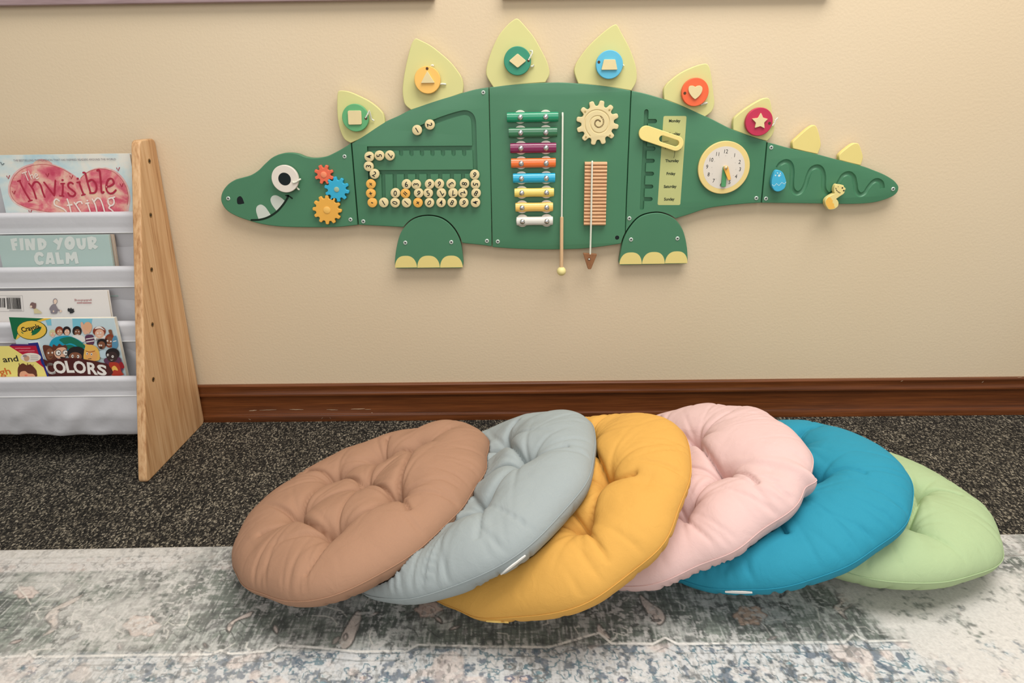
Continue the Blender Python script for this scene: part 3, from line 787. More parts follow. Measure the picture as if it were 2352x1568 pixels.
ticks = [flat([circ(*PW.px(1590 + a / zk, 310 + b / zk, hc), 0.0007, 8)], hc + 0.0002, PW) for a, b in [(805, 492), (945, 548), (1035, 665), (1048, 822), (985, 967), (655, 527), (535, 632), (470, 775), (482, 930), (572, 1050)]]
obj('tick_dots', join(ticks), mat('tick_grey', (182, 176, 166), 0.6), ck)
def hand(tip, p0, w0, w1, ra, rb, m, lb):
    a = np.array(PW.px(*p0, w1)); b = np.array(PW.px(*tip, w1)); d = (b - a) / np.linalg.norm(b - a); nn = np.array([-d[1], d[0]])
    P = [a + nn * ra, b + nn * rb, b + d * 0.001, b - nn * rb, a - nn * ra] + [a - d * ra * math.sin(x) - nn * ra * math.cos(x) for x in np.linspace(0.3, math.pi - 0.3, 6)]
    return obj('clock_hand', plate([[tuple(q) for q in P]], w0, w1, PW, 0.0006), m, ck, label=lb)
hand((1661.8, 428.3), (1665.5, 386), 0.0078, 0.0112, 0.0044, 0.0050, mat('hand_green', (84, 152, 100), 0.5), 'green minute hand')
hand((1675.8, 412.6), (1668, 386), 0.0118, 0.0152, 0.0050, 0.0032, mat('hand_orange', (242, 184, 86), 0.5), 'orange hour hand')
uu, vv = PW.px(1669, 385.4, 0.019)
obj('pivot', lathe([(0.0035, hc), (0.0035, 0.0165), (0.003, 0.0185), (0.0015, 0.0195), (0.0001, 0.0197)], PW, uu - 0.0006, vv, 20), mat('polished_brass', (232, 210, 168), 0.2, metal=0.8), ck)

# ---------- tail panel
t = thing('tail_panel', 'green dinosaur tail board with a wavy groove, blue egg and baby dinosaur slider', 'busy board', (0, 0, 0), GRP)
t.location = (W(1890, 410)[0], 0, W(1890, 410)[1])
tb = board([(1763.0, 326.6, 1), (1778.4, 330.4), (1815, 340.4), (1876.3, 354), (1925.3, 367), (1978.4, 380.6), (2007, 390.8), (2031.4, 401), (2051.8, 413.3), (2062, 424.5), (2064, 432.7), (2060, 442.9), (2047.8, 452), (2023.3, 461.2), (1996.7, 466.3), (1956, 468.4), (1905, 467.8), (1843.7, 467), (1750.4, 465.7, 1)])
GR = [(1786.5, 385.7), (1792.7, 376.5), (1805, 371), (1815, 376), (1819.5, 391.8), (1818.5, 424.5), (1822, 437.8), (1831.4, 443.9), (1841.6, 438.8), (1849.8, 424.5), (1856, 404), (1864, 388.5), (1876.3, 383), (1886.5, 388.3), (1891.6, 404), (1891.8, 430.6), (1897.8, 443), (1906, 446.5), (1919, 434.7), (1929.4, 414.3), (1937.6, 402.5), (1949.8, 398.5), (1960, 406), (1964, 422.4), (1967, 438.8), (1975.3, 447), (1986.5, 442.9), (1994.7, 430.6), (2005, 418.4), (2015, 414.5), (2024.5, 420.4), (2026.8, 432.7)]
gp = [PW.at(*q, 0.0012) for q in crom([PW.px(*p) for p in GR], False, 5)]
tb = carve(tb, tube(gp, 0.0054, 12), True)
obj('board', tb, green, t, angle=28)
for q in [(1771.4, 338.8), (1759.3, 456), (2051.2, 434)]:
    screw(t, *q)
S7 = [(1822, 341.2, 1), (1821, 327), (1833.5, 314), (1853.9, 296), (1867, 287.9), (1874, 289), (1879, 299), (1883, 314.3), (1885.5, 334), (1878.4, 354, 1), (1850, 348)]
S8 = [(1928.4, 367.8, 1), (1928.2, 356), (1941.6, 342.9), (1958, 331), (1967, 328.8), (1973, 331), (1977.5, 342), (1982.4, 361.2), (1977.3, 380, 1), (1952, 374)]
spike(t, S7, yellow); spike(t, S8, yellow)
he = 0.016
EG = [(600, 940), (635, 935), (680, 965), (710, 1040), (714, 1085), (695, 1140), (640, 1173), (590, 1168), (556, 1120), (552, 1060), (572, 985)]
eg = obj('egg_slider', plate([crom([PW.px(1660 + a / 4.9, 200 + b / 4.9, he) for a, b in EG])], 0.004, he, PW, 0.001), mat('egg_blue', (66, 172, 206), 0.5), t, label='blue egg slider')
wi = mat('egg_white', (206, 226, 226), 0.6)
pr = [flat([stroke([PW.px(1660 + a / 4.9, 200 + b / 4.9, he) for a, b in [(556, 1098), (578, 1114), (605, 1085), (632, 1108), (665, 1072), (692, 1090), (712, 1070)]], 0.0005, 2)], he + 0.0001, PW)]
for a, b, r in [(635, 995, 13), (594, 993, 8), (618, 968, 6), (648, 970, 7), (612, 962, 4), (655, 988, 4)]:
    pr.append(flat([circ(*PW.px(1660 + a / 4.9, 200 + b / 4.9, he), r / 4.9 * 0.00092, 12)], he + 0.0001, PW))
obj('egg_print', join(pr), wi, eg)
u, v = PW.px(1789, 417, 0)
obj('slider_pin', plate([circ(u - 0.004, v + 0.006, 0.004, 12)], -0.003, 0.004, PW), cream, eg)
zb = 17.42
def bz(a, b, w=he): return PW.px(1870 + a / zb, 410 + b / zb, w)
BD = [(920, 225), (990, 240), (1150, 262), (1190, 295), (1205, 350), (1250, 378), (1262, 430), (1228, 480), (1215, 560), (1170, 620), (1050, 700), (885, 815, 1), (950, 890), (980, 980), (960, 1100), (880, 1180), (760, 1235), (600, 1240), (530, 1170), (460, 1050), (440, 920), (500, 800), (640, 690), (830, 590, 1), (800, 500), (815, 370), (860, 270)]
bd = obj('baby_dinosaur_slider', plate([crom([bz(*p[:2]) + tuple(p[2:]) for p in BD])], 0.003, he, PW, 0.0008), mat('baby_cream', (232, 212, 140), 0.5), t, label='cream and orange hatchling slider')
obj('shell_patch', flat([crom([bz(*p) for p in [(600, 740), (680, 780), (700, 840), (745, 870), (735, 970), (790, 1000), (800, 1100), (840, 1150), (750, 1205), (610, 1215), (540, 1140), (480, 1040), (462, 920), (520, 800)]])], he + 0.0001, PW), mat('shell_orange', (240, 186, 86), 0.5), bd)
face = [flat([stroke(crom([bz(*p) for p in [(855, 370), (880, 440), (930, 510), (980, 550), (1040, 578)]], False, 4), 0.0004)], he + 0.0002, PW)]
for p in [(1130, 372), (1183, 480)]:
    face.append(flat([circ(*bz(*p), 0.0016, 12)], he + 0.0002, PW))
for p in [(885, 390), (918, 470), (985, 520), (1035, 560), (962, 325)]:
    face.append(flat([circ(*bz(*p), 0.0007, 8)], he + 0.0002, PW))
obj('face_print', join(face), black, bd)

# ---------- feet
FP = wallplane(FR - 0.0012)
def foot(P, toes, label, screws):
    t = thing('dinosaur_foot', label, 'busy board', (0, 0, 0), GRP)
    x, y = P[0][0], P[0][1]
    pts = [FP.px(p[0], p[1]) + tuple(p[2:]) for p in P]
    t.location = (np.mean([q[0] for q in pts]), 0, min(q[1] for q in pts))
    obj('board', plate([crom(pts)], -0.0160, 0.0, FP, 0.0012), green, t)
    for (xa, xb, yt, yb, first, last) in toes:
        a = np.array(FP.px(xa, yb - 0.6)); b = np.array(FP.px(xb, yb - 0.6)); top = FP.px((xa + xb) / 2, yt)[1]
        c = (a + b) / 2; rx = (b[0] - a[0]) / 2 * 0.992; ry = top - c[1]
        pl = [(c[0] + rx * math.copysign(abs(math.cos(x)) ** (0.78), math.cos(x)), c[1] + ry * math.sin(x)) for x in np.linspace(0, math.pi, 25)]
        obj('toe', flat([pl], 0.00005, FP), yellow, t)
    for q in screws:
        u, v = FP.px(*q); s_ = mpp(q[0], q[1], FR) * 4.6
        o = obj('screw', lathe([(s_, 0.0), (s_, 0.0006), (s_ * 0.8, 0.0014), (s_ * 0.55, 0.0014), (s_ * 0.5, 0.0008), (0.0001, 0.0008)], FP, u, v, 20), steel, t)
        obj('screw_socket', lathe([(s_ * 0.5, 0.0008), (s_ * 0.5, 0.0010), (0.0001, 0.0010)], FP, u, v, 6), mat('socket_shadow', (70, 74, 70), 0.6), o)
foot(FOOT_A,
     [(907.4, 958.2, 587.3, 614.8, 1, 0), (958.6, 1010.6, 587, 614.8, 0, 0), (1011, 1063.2, 586.8, 614.6, 0, 1)], 'green front foot with three yellow toes under the number board', [(930.9, 557.3), (1036.5, 556)])
foot(FOOT_B,
     [(1422.5, 1474, 579.5, 607, 1, 0), (1474.4, 1526.6, 578.5, 606.2, 0, 0), (1527, 1578.8, 577, 605, 0, 1)], 'green hind foot with three yellow toes under the calendar board', [(1449.4, 550), (1556, 547.6)])

# ---------- hanging mallet and scraper beater
wm = 0.008
def HP(x, y, w=wm): return PW.at(*PW.px(x, y, w), w)
m1 = thing('mallet', 'small wooden xylophone mallet with cream ball hanging from white cord', 'mallet', tuple(HP(1289.5, 632)))
stick = wood_material('birch_stick', [(0.3, (206, 168, 124)), (0.6, (222, 186, 142))], axis='z', stretch=10, scale=30, rough=0.6)
obj('handle', tube([HP(1290.2, 498), HP(1290.2, 501), HP(1289.6, 612), HP(1289.5, 616)], [0.0034, 0.0038, 0.0040, 0.0040], 14), stick, m1)
c = HP(1289.5, 622.5); r = mpp(1289, 622, FR - wm) * 10.3
bm = bmesh.new(); bmesh.ops.create_uvsphere(bm, u_segments=28, v_segments=18, radius=r); bmesh.ops.translate(bm, verts=bm.verts, vec=Vector(c))
obj('ball_head', from_bm(bm), mat('ball_cream', (236, 222, 152), 0.45), m1)
obj('cord', tube([HP(1292.2, 259.5, 0.0004), HP(1292.2, 260.5, 0.002), HP(1292.3, 268, 0.005), HP(1291.8, 340, 0.007), HP(1291, 420, 0.008), HP(1290.2, 499.5, 0.008)], 0.0019, 10), cord, m1)
m2 = thing('scraper_beater', 'brown wooden triangle beater hanging on white cord over ribbed block', 'beater', tuple(HP(1354, 618, 0.013)))
dkw = wood_material('walnut', [(0.3, (128, 84, 52)), (0.6, (150, 104, 68))], axis='z', stretch=6, scale=30, rough=0.6)
P = [PW.px(*p, 0.016) for p in [(1339.2, 581.5), (1371.6, 583.8), (1357.5, 618.4), (1350.5, 618.2)]]
obj('triangle', plate([rpoly(P, 0.0022)], 0.008, 0.016, PW, 0.0008), dkw, m2)
obj('cord', tube([HP(1360.3, 370.8, 0.0004), HP(1360.2, 371.5, 0.004), HP(1360, 373, 0.0125), HP(1359, 430, 0.0135), HP(1357.8, 500, 0.0135), HP(1356.2, 560, 0.014), HP(1355.6, 584, 0.0145)], 0.0019, 10), cord, m2)
u, v = PW.px(1353.2, 595, 0.016)
obj('cord_hole', flat([circ(u, v, 0.0032, 16)], 0.0161, PW), mat('hole_brown', (84, 50, 28), 0.8), m2)
obj('knot', lathe([(0.0018, 0.016), (0.0018, 0.0168), (0.0008, 0.0175), (0.0001, 0.0176)], PW, u, v, 12), cord, m2)

# ================================================================== BOOKSHELF (sling shelf, only its right end is in the picture)
X0 = -0.7673
XL = X0 - 0.018                              # inner face of the right side panel
XF = -1.46                                   # inner face of the far side panel, outside the frame
DW = [(-0.0410, 0.6219), (-0.0765, 0.5153), (-0.1141, 0.4078), (-0.1522, 0.2993), (-0.1903, 0.1907)]
t = thing('bookshelf', 'children\'s sling bookshelf with pale wooden side and white fabric pockets', 'bookshelf', (X0, -0.15, 0))
side_wood = wood_material('pine_side', [(0.34, (150, 104, 64)), (0.43, (186, 141, 97)), (0.52, (205, 163, 118)), (0.63, (215, 177, 134))], axis='z', stretch=26, scale=7.5, rough=0.42, tilt=0.05)
SP = [(-0.2905, 0.0), (-0.0125, 0.0), (-0.0125, 0.10), (-0.002, 0.40), (-0.001, 0.6650), (-0.0625, 0.6650)]
SP = [(-0.2905, 0.0), (-0.0135, 0.0), (-0.0010, 0.6655), (-0.0640, 0.6655)]
for xx in (XL, XF - 0.018):
    pl = Plane((xx, 0, 0), (0, 1, 0), (0, 0, 1))
    pan = obj('side_panel', plate([rpoly(SP, 0.014, 5)], 0.0, 0.018, pl, 0.003, 3), side_wood, t)
    if xx == XL:
        for (y, z) in DW:
            u, v = y, z
            s_ = obj('screw', lathe([(0.0052, 0.018), (0.0052, 0.0184), (0.0042, 0.0187), (0.0041, 0.0182), (0.0001, 0.0182)], pl, u, v, 16), mat('bronze_screw', (150, 124, 84), 0.35, metal=0.9), pan)
            obj('screw_socket', lathe([(0.0028, 0.0182), (0.0028, 0.0185), (0.0001, 0.0185)], pl, u, v, 6), mat('socket_dark', (40, 30, 20), 0.6), s_)
for (y, z) in DW:
    obj('dowel', tube([(XF, y, z), (XL, y, z)], 0.0075, 14), side_wood, t)
canvas = fabric_material('white_canvas', (209, 208, 211), sheen=0.0, weave=700, rough=0.45, bump=0.12)
def cloth_strip(sec, wr=0.0, seed=0, nx=110, thick=0.0008, fq=16, settle=0.0):
    """fabric section [(y,z)...] run along the shelf, with wrinkles"""
    sec = np.array(sec, float); m = len(sec)
    tn = np.gradient(sec, axis=0); tn /= np.linalg.norm(tn, axis=1)[:, None] + 1e-12
    nrm = np.stack([tn[:, 1], -tn[:, 0]], 1)
    xs = np.linspace(XF, XL, nx)
    X, K = np.meshgrid(xs, np.arange(m), indexing='ij')
    sl = np.concatenate([[0], np.cumsum(np.linalg.norm(np.diff(sec, axis=0), axis=1))])
    Sg = sl[K]
    d = (vnoise(X * fq + Sg * fq * 0.7, Sg * 7 + 3, seed, 3) - 0.5) * wr
    if settle: d = d * np.clip((Sg - 0.012) / settle, 0, 1)
    Y = sec[K, 0] + nrm[K, 0] * d; Zz = sec[K, 1] + nrm[K, 1] * d * 0.15
    v = np.stack([X, Y, Zz], -1).reshape(-1, 3)
    back = v.copy(); back[:, 1] -= np.tile(nrm[:, 0], nx) * thick; back[:, 2] -= np.tile(nrm[:, 1], nx) * thick
    f = []
    o = nx * m
    for i in range(nx - 1):
        for k in range(m - 1):
            a, b, c, e = i * m + k, i * m + k + 1, (i + 1) * m + k + 1, (i + 1) * m + k
            f.append((a, b, c, e)); f.append((o + a, o + e, o + c, o + b))
    for i in range(nx - 1):
        for k in (0, m - 1):
            a, e = i * m + k, (i + 1) * m + k
            f.append((a, e, o + e, o + a) if k == 0 else (e, a, o + a, o + e))
    return mesh('cloth', np.concatenate([v, back]), f)
def arc(cy, cz_, r, a0, a1, n=8):
    return [(cy + r * math.cos(a), cz_ + r * math.sin(a)) for a in np.linspace(a0, a1, n)]
def resamp(P, n):
    P = np.array(P, float); L = np.concatenate([[0], np.cumsum(np.linalg.norm(np.diff(P, axis=0), axis=1))])
    q = np.linspace(0, L[-1], n)
    return np.stack([np.interp(q, L, P[:, 0]), np.interp(q, L, P[:, 1])], 1)
HEM = 0.036
for k in range(1, 5):
    y, z = DW[k]; yb, zb_ = DW[k - 1]
    r = 0.0085
    last = (k == 4)
    # hem: loop over the dowel, flat band hanging in front
    hem = arc(y, z, r, math.radians(20), math.radians(180), 12) + [(y - r + 0.002, z - 0.014), (y - 0.0045, z - 0.024), (y - 0.0045, z - HEM)]
    # pocket: from behind the hem down, round the fold and up to the dowel behind
    if last:
        pocket = [(y - 0.004, z - 0.024), (y - 0.0045, z - HEM), (y - 0.003, z - 0.08), (y + 0.006, z - 0.128), (y + 0.016, z - 0.136), (y + 0.05, z - 0.128), (yb + 0.012, z - 0.06), (yb + 0.012, zb_ - 0.02)]
    else:
        pocket = [(y - 0.003, z - 0.024), (y + 0.002, z - HEM), (y + 0.012, z - 0.075), (y + 0.022, z - 0.092), (y + 0.034, z - 0.085), (yb + 0.011, z - 0.02), (yb + 0.0105, zb_ - 0.005)]
    obj('fabric_pocket', cloth_strip(resamp(pocket, 40), 0.034 if last else 0.005, 5 + k, fq=13 if last else 16, settle=0.045), canvas, t, angle=60)
    h = obj('hem', cloth_strip(resamp(hem, 30), 0.0022, 31 + k), canvas, t, angle=60)
    sy = y - 0.0052
    obj('stitching', tube([(XF, sy, z - HEM + 0.001), (XL, sy, z - HEM + 0.001)], 0.0007, 6), mat('thread', (236, 236, 232), 0.7), h)

# ---------- books
def book(name, label, k, off, px_tr, px_l, thick, w_board, cover_m, slope=None, depth=0.05, rot=0.0, edge_m=None, xl=None, top_only=None, group='picture books on the sling bookshelf'):
    """book standing in pocket k (front dowel DW[k]); off = gap of its front cover behind the dowel; px_tr = top right corner in the photograph"""
    y, z = DW[k]; yb, zb_ = DW[k - 1]
    y0 = y + off
    sl = slope
    e2 = np.array([0, math.sin(sl), math.cos(sl)])
    pl = Plane((0, y0, z), (1, 0, 0), e2)
    u1, v1 = pl.px(*px_tr)
    u0 = pl.px(*px_l)[0] if px_l else xl
    v0 = -depth
    t = thing(name, label, 'book', tuple(pl.at((u0 + u1) / 2, v0, -thick / 2)), group)
    R = lambda P: [(u1 + (p[0] - u1) * math.cos(rot) - (p[1] - v1) * math.sin(rot), v1 + (p[0] - u1) * math.sin(rot) + (p[1] - v1) * math.cos(rot)) for p in P]
    cb_ = 0.0012
    Q = [(u0, v0), (u1, v0), (u1, v1), (u0, v1)]
    obj('front_cover', plate([R(Q)], -cb_, 0.0, pl, 0.0004), cover_m, t)
    obj('back_cover', plate([R(Q)], -thick, -thick + cb_, pl, 0.0004), cover_m if edge_m is None else edge_m, t)
    i_ = 0.0018 if w_board else 0.0
    obj('page_block', plate([R([(u0, v0 + i_), (u1 - i_, v0 + i_), (u1 - i_, v1 - i_), (u0, v1 - i_)])], -thick + cb_, -cb_, pl), mat('page_paper', (228, 220, 202), 0.85, vscale=120, var=0.1), t)
    return t, pl
class Print:
    """flat print on a cover: polygons grouped by ink, layered 0.05 mm apart"""
    def __init__(s, t, pl, name):
        s.t, s.pl, s.name = t, pl, name; s.ms, s.mi, s.mats = [], [], []; s.w = 0.0002
    def ink(s, m):
        if m not in s.mats: s.mats.append(m)
        return s.mats.index(m)
    def poly(s, P, m, smooth=True):
        pts = [s.pl.px(p[0], p[1], s.w) + tuple(p[2:]) for p in P]
        s.ms.append(plate([crom(pts) if smooth else pts], s.w, s.w + 0.00004, s.pl)); s.mi.append(s.ink(m)); s.w += 0.00004
    def line(s, P, r, m, smooth=True):
        pts = [s.pl.px(p[0], p[1], s.w) for p in P]
        s.ms.append(plate([stroke(crom(pts, False, 5) if smooth and len(pts) > 2 else pts, r)], s.w, s.w + 0.00004, s.pl)); s.mi.append(s.ink(m)); s.w += 0.00004
    def dot(s, x, y, rx, ry, m, rot=0.0):
        P = []
        for k in range(20):
            a = 2 * math.pi * k / 20; dx, dy = rx * math.cos(a), ry * math.sin(a)
            P.append((x + dx * math.cos(rot) - dy * math.sin(rot), y + dx * math.sin(rot) + dy * math.cos(rot)))
        s.poly(P, m, False)
    def text(s, body, x, y, hpx, m, wpx=None, rot=0.0, bold=0.0, shear=0.0):
        u, v = s.pl.px(x, y, s.w); u2, v2 = s.pl.px(x, y - hpx, s.w); hgt = abs(v2 - v)
        me = text(body, u, v, 1.0, s.pl, s.w, 0, 1, shear, 0, 0)
        # scale so that the ink box is hpx tall (and wpx wide)
        me = bpy.data.meshes.new('x') if False else me
        bpy.data.meshes.remove(me)
        me = text(body, 0, 0, 1.0, Plane((0, 0, 0), (1, 0, 0), (0, 1, 0)), 0, 0, 1, shear, bold, 0.0)
        co = np.array([q.co[:] for q in me.vertices]); ex = co.max(0) - co.min(0)
        sc = hgt / ex[1]; sx = sc
        if wpx: sx = abs(s.pl.px(x + wpx, y, s.w)[0] - u) / ex[0]
        me.transform(s.pl.M(s.w, u, v, rot) @ Matrix.Diagonal((sx, sc, 1, 1)))
        s.ms.append(me); s.mi.append(s.ink(m)); s.w += 0.00004
    def done(s):
        me = join(s.ms, s.mi)
        for m in s.mats: me.materials.append(m)
        return obj(s.name, me, s.mats, s.t, smooth=False)
def ink(name, c): return mat('ink_' + name, c, 0.45, 0.35, var=0.03)

# --- pink heart book, top tier
def watercolour(name, stops, scale, extra=None):
    m, nt, b = nodes_of(name)
    tc = N(nt, 'ShaderNodeTexCoord')
    n1 = N(nt, 'ShaderNodeTexNoise', i_Scale=scale, i_Detail=6.0, i_Roughness=0.6, i_Distortion=0.5)
    nt.links.new(tc.outputs['Object'], n1.inputs['Vector'])
    r = ramp(nt, stops)
    nt.links.new(n1.outputs['Fac'], r.inputs[0]); nt.links.new(r.outputs[0], b.inputs['Base Color'])
    b.inputs['Roughness'].default_value = 0.4
    return m
z7 = 7.35
def q7(a, b): return (a / z7, 340 + b / z7)
sky_m = watercolour('cover_sky', [(0.35, (178, 204, 210)), (0.5, (205, 216, 212)), (0.62, (224, 220, 208))], 16)
t, pl = book('picture_book', 'pale blue picture book with a pink heart and red title lettering', 1, 0.0125, (297.5, 352.3), (13.5, 488), 0.009, True, sky_m, slope=0.05, depth=0.06)
pr = Print(t, pl, 'cover_art')
halo = watercolour('heart_halo', [(0.38, (214, 150, 152)), (0.55, (224, 180, 172)), (0.66, (222, 206, 196))], 34)
heart_m = watercolour('heart_wash', [(0.34, (192, 62, 90)), (0.46, (212, 104, 118)), (0.54, (222, 150, 142)), (0.62, (226, 184, 164)), (0.72, (230, 196, 150))], 26)
HT = [(1340, 540, 1), (1200, 440), (1000, 330), (800, 280), (620, 282), (430, 330), (280, 430), (200, 560), (170, 690), (190, 800), (270, 910), (420, 990), (620, 1045), (900, 1085), (1300, 1110), (1800, 1110), (2090, 1090), (2150, 960), (2165, 820), (2130, 660), (2050, 520), (1930, 410), (1800, 360), (1680, 348), (1540, 380), (1420, 450)]
hc_ = np.array([1150.0, 700.0])
H2 = [tuple((np.array(p[:2]) - hc_) * (1.035, 1.07) + hc_) + ((1,) if len(p) > 2 else ()) for p in HT]
pr.poly([q7(*p[:2]) + tuple(p[2:]) for p in H2], halo)
pr.poly([q7(560, 260), q7(660, 190), q7(780, 200), q7(880, 265), q7(760, 300), q7(640, 300)], heart_m)
pr.poly([q7(*p[:2]) + tuple(p[2:]) for p in HT], heart_m)
rd, dr, wh = ink('title_red', (168, 36, 62)), ink('outline_red', (176, 82, 76)), ink('title_cream', (232, 218, 208))
pr.line([q7(*p[:2]) for p in HT[1:17]], 0.0005, dr)
pr.line([q7(*p[:2]) for p in HT[17:] + [(1360, 510)]], 0.0005, dr)
L = 0.0019
for S_ in [[(330, 550), (380, 660), (440, 770), (510, 880)], [(300, 560), (345, 545)], [(480, 900), (540, 880)],
           [(490, 600), (560, 700), (610, 850)], [(545, 640), (580, 580), (640, 575), (690, 640), (720, 740), (755, 825)],
           [(745, 580), (800, 650), (860, 730), (915, 800)], [(915, 800), (925, 680), (935, 550)],
           [(1060, 600), (1060, 700), (1050, 800)], [(1010, 805), (1075, 810)], [(1030, 600), (1085, 598)],
           [(1230, 600), (1190, 580), (1150, 610), (1160, 660), (1220, 710), (1270, 760), (1240, 810), (1180, 800), (1150, 760)],
           [(1335, 575), (1370, 680), (1410, 780)], [(1380, 795), (1435, 780)], [(1300, 580), (1350, 570)],
           [(1405, 415), (1440, 430), (1480, 590), (1530, 755)], [(1490, 560), (1550, 535), (1610, 590), (1630, 680), (1600, 750), (1520, 760)],
           [(1640, 378), (1680, 385), (1700, 560), (1715, 745), (1750, 740)],
           [(1800, 650), (1860, 640), (1920, 590), (1890, 520), (1830, 530), (1795, 620), (1800, 710), (1850, 765), (1910, 755), (1955, 710)]]:
    pr.line([q7(*p) for p in S_], L if len(S_) > 2 else L * 0.8, rd)
for d_ in [(1055, 540), (1312, 515)]:
    pr.dot(*q7(*d_), 2.6, 2.4, rd)
for hx, hy in [(140, 490), (800, 455), (1205, 490), (1995, 355), (2055, 625), (235, 750), (512, 1075)]:
    pr.line([q7(hx - 28, hy - 20), q7(hx, hy + 28), q7(hx + 20, hy - 28)], 0.0008, rd, False)
pr.line([q7(10, 240), q7(35, 285), q7(65, 260)], 0.0008, ink('grey_blue', (90, 100, 104)), False)
for S_ in [[(1000, 890), (950, 860), (915, 900), (930, 960), (1020, 1000), (1090, 1040), (1130, 1090)],
           [(1135, 860), (1170, 960), (1200, 1090)], [(1140, 965), (1215, 955)],
           [(1255, 920), (1310, 1000), (1370, 1090)], [(1280, 950), (1320, 910), (1370, 905), (1385, 935)],
           [(1475, 925), (1500, 1000), (1530, 1090)], [(1450, 935), (1500, 925)],
           [(1560, 860), (1610, 960), (1640, 1090)], [(1590, 900), (1640, 845), (1690, 860), (1730, 950), (1770, 1090)],
           [(1830, 860), (1880, 840), (1920, 870), (1920, 940), (1870, 970), (1830, 930), (1825, 870)], [(1890, 840), (1935, 825)], [(1860, 975), (1840, 1010), (1880, 1040), (1930, 1090)],
           [(375, 425), (450, 400)], [(420, 410), (475, 545)], [(480, 385), (530, 520)], [(520, 460), (550, 450), (575, 510)], [(600, 480), (635, 455), (600, 430), (590, 480), (620, 515), (650, 500)]]:
    pr.line([q7(*p) for p in S_], 0.0015 if S_[0][0] > 700 else 0.0009, wh)
pr.dot(*q7(1475, 885), 2, 2, wh)
pr.text('THE BESTSELLING PHENOMENON THAT HAS INSPIRED READERS AROUND THE WORLD', 148, 367, 4.6, ink('small_text', (116, 104, 112)), wpx=236)
pr.done()

# --- pale teal book with rounded white capitals, second tier, and the thin one behind it
teal_m = mat('cover_pale_teal', (168, 188, 182), 0.45, 0.35, var=0.03)
t, pl = book('picture_book', 'pale teal book with chunky white capitals, in the second pocket', 2, 0.0125, (249.0, 538.5), (6, 614), 0.006, True, teal_m, slope=0.10, depth=0.06)
pr = Print(t, pl, 'title_lettering')
wt = ink('chalk', (204, 209, 203))
z71 = 7.128
def q8(a, b): return (a / z71, 520 + b / z71)
def quad(P): pr.poly([q8(*p) for p in P], wt, False)
quad([(168, 205), (272, 185), (280, 240), (235, 250), (238, 270), (280, 268), (285, 320), (245, 325), (268, 390), (205, 395)])
quad([(312, 195), (378, 190), (392, 388), (338, 392)])
quad([(400, 200), (470, 200), (515, 290), (508, 195), (572, 192), (575, 388), (520, 390), (470, 310), (485, 390), (428, 392)])
def ring(cx, cy, rx, ry, ix, iy, half=False):
    A_ = [(cx + rx * math.cos(a), cy + ry * math.sin(a)) for a in np.linspace(0, 2 * math.pi, 28, endpoint=False)]
    I_ = [(cx + ix * math.cos(a), cy + iy * math.sin(a)) for a in np.linspace(0, 2 * math.pi, 16, endpoint=False)]
    pr.ms.append(plate([[pl.px(*q8(*p), pr.w) for p in A_], [pl.px(*q8(*p), pr.w) for p in I_]], pr.w, pr.w + 0.00004, pl)); pr.mi.append(pr.ink(wt)); pr.w += 0.00004
def shape_hole(A_, I_):
    pr.ms.append(plate([[pl.px(*q8(*p), pr.w) for p in A_], [pl.px(*q8(*p), pr.w) for p in I_]], pr.w, pr.w + 0.00004, pl)); pr.mi.append(pr.ink(wt)); pr.w += 0.00004
shape_hole([(605, 195), (660, 188), (720, 205), (758, 250), (765, 300), (740, 350), (700, 380), (630, 392)], [(680, 265), (705, 268), (712, 292), (700, 315), (690, 318)])
quad([(865, 245), (925, 190), (962, 235), (975, 180), (1035, 185), (1005, 270), (975, 378), (925, 385), (945, 300), (880, 258)])
ring(1142, 272, 88, 112, 17, 26)
quad([(1240, 195), (1310, 190), (1322, 290), (1340, 320), (1352, 290), (1340, 190), (1408, 188), (1405, 320), (1385, 365), (1340, 382), (1290, 360), (1262, 310)])
shape_hole([(1420, 180), (1500, 160), (1570, 180), (1585, 225), (1565, 270), (1540, 290), (1610, 330), (1560, 375), (1515, 345), (1495, 378), (1450, 370)], [(1505, 225), (1525, 225), (1528, 250), (1510, 262)])
quad([(720, 470), (690, 425), (640, 412), (590, 430), (558, 490), (565, 560), (600, 615), (650, 635), (705, 620), (722, 575), (680, 560), (650, 575), (625, 555), (618, 510), (635, 475), (665, 480), (690, 500)])
shape_hole([(775, 425), (855, 420), (905, 615), (850, 620), (842, 595), (805, 597), (800, 620), (745, 620)], [(812, 520), (830, 518), (838, 548), (808, 550)])
quad([(900, 425), (962, 420), (985, 545), (1040, 540), (1050, 612), (935, 618)])
quad([(1072, 425), (1130, 425), (1160, 480), (1195, 415), (1252, 415), (1292, 605), (1235, 612), (1215, 520), (1180, 575), (1140, 525), (1130, 612), (1080, 612)])
pr.done()
t, pl = book('picture_book', 'thin beige-edged book tucked behind the pale teal one, only its edge showing', 2, 0.0215, (259, 538.0), None, 0.006, True, mat('cover_beige', (186, 168, 150), 0.6), slope=0.10, depth=0.06, xl=-1.02)

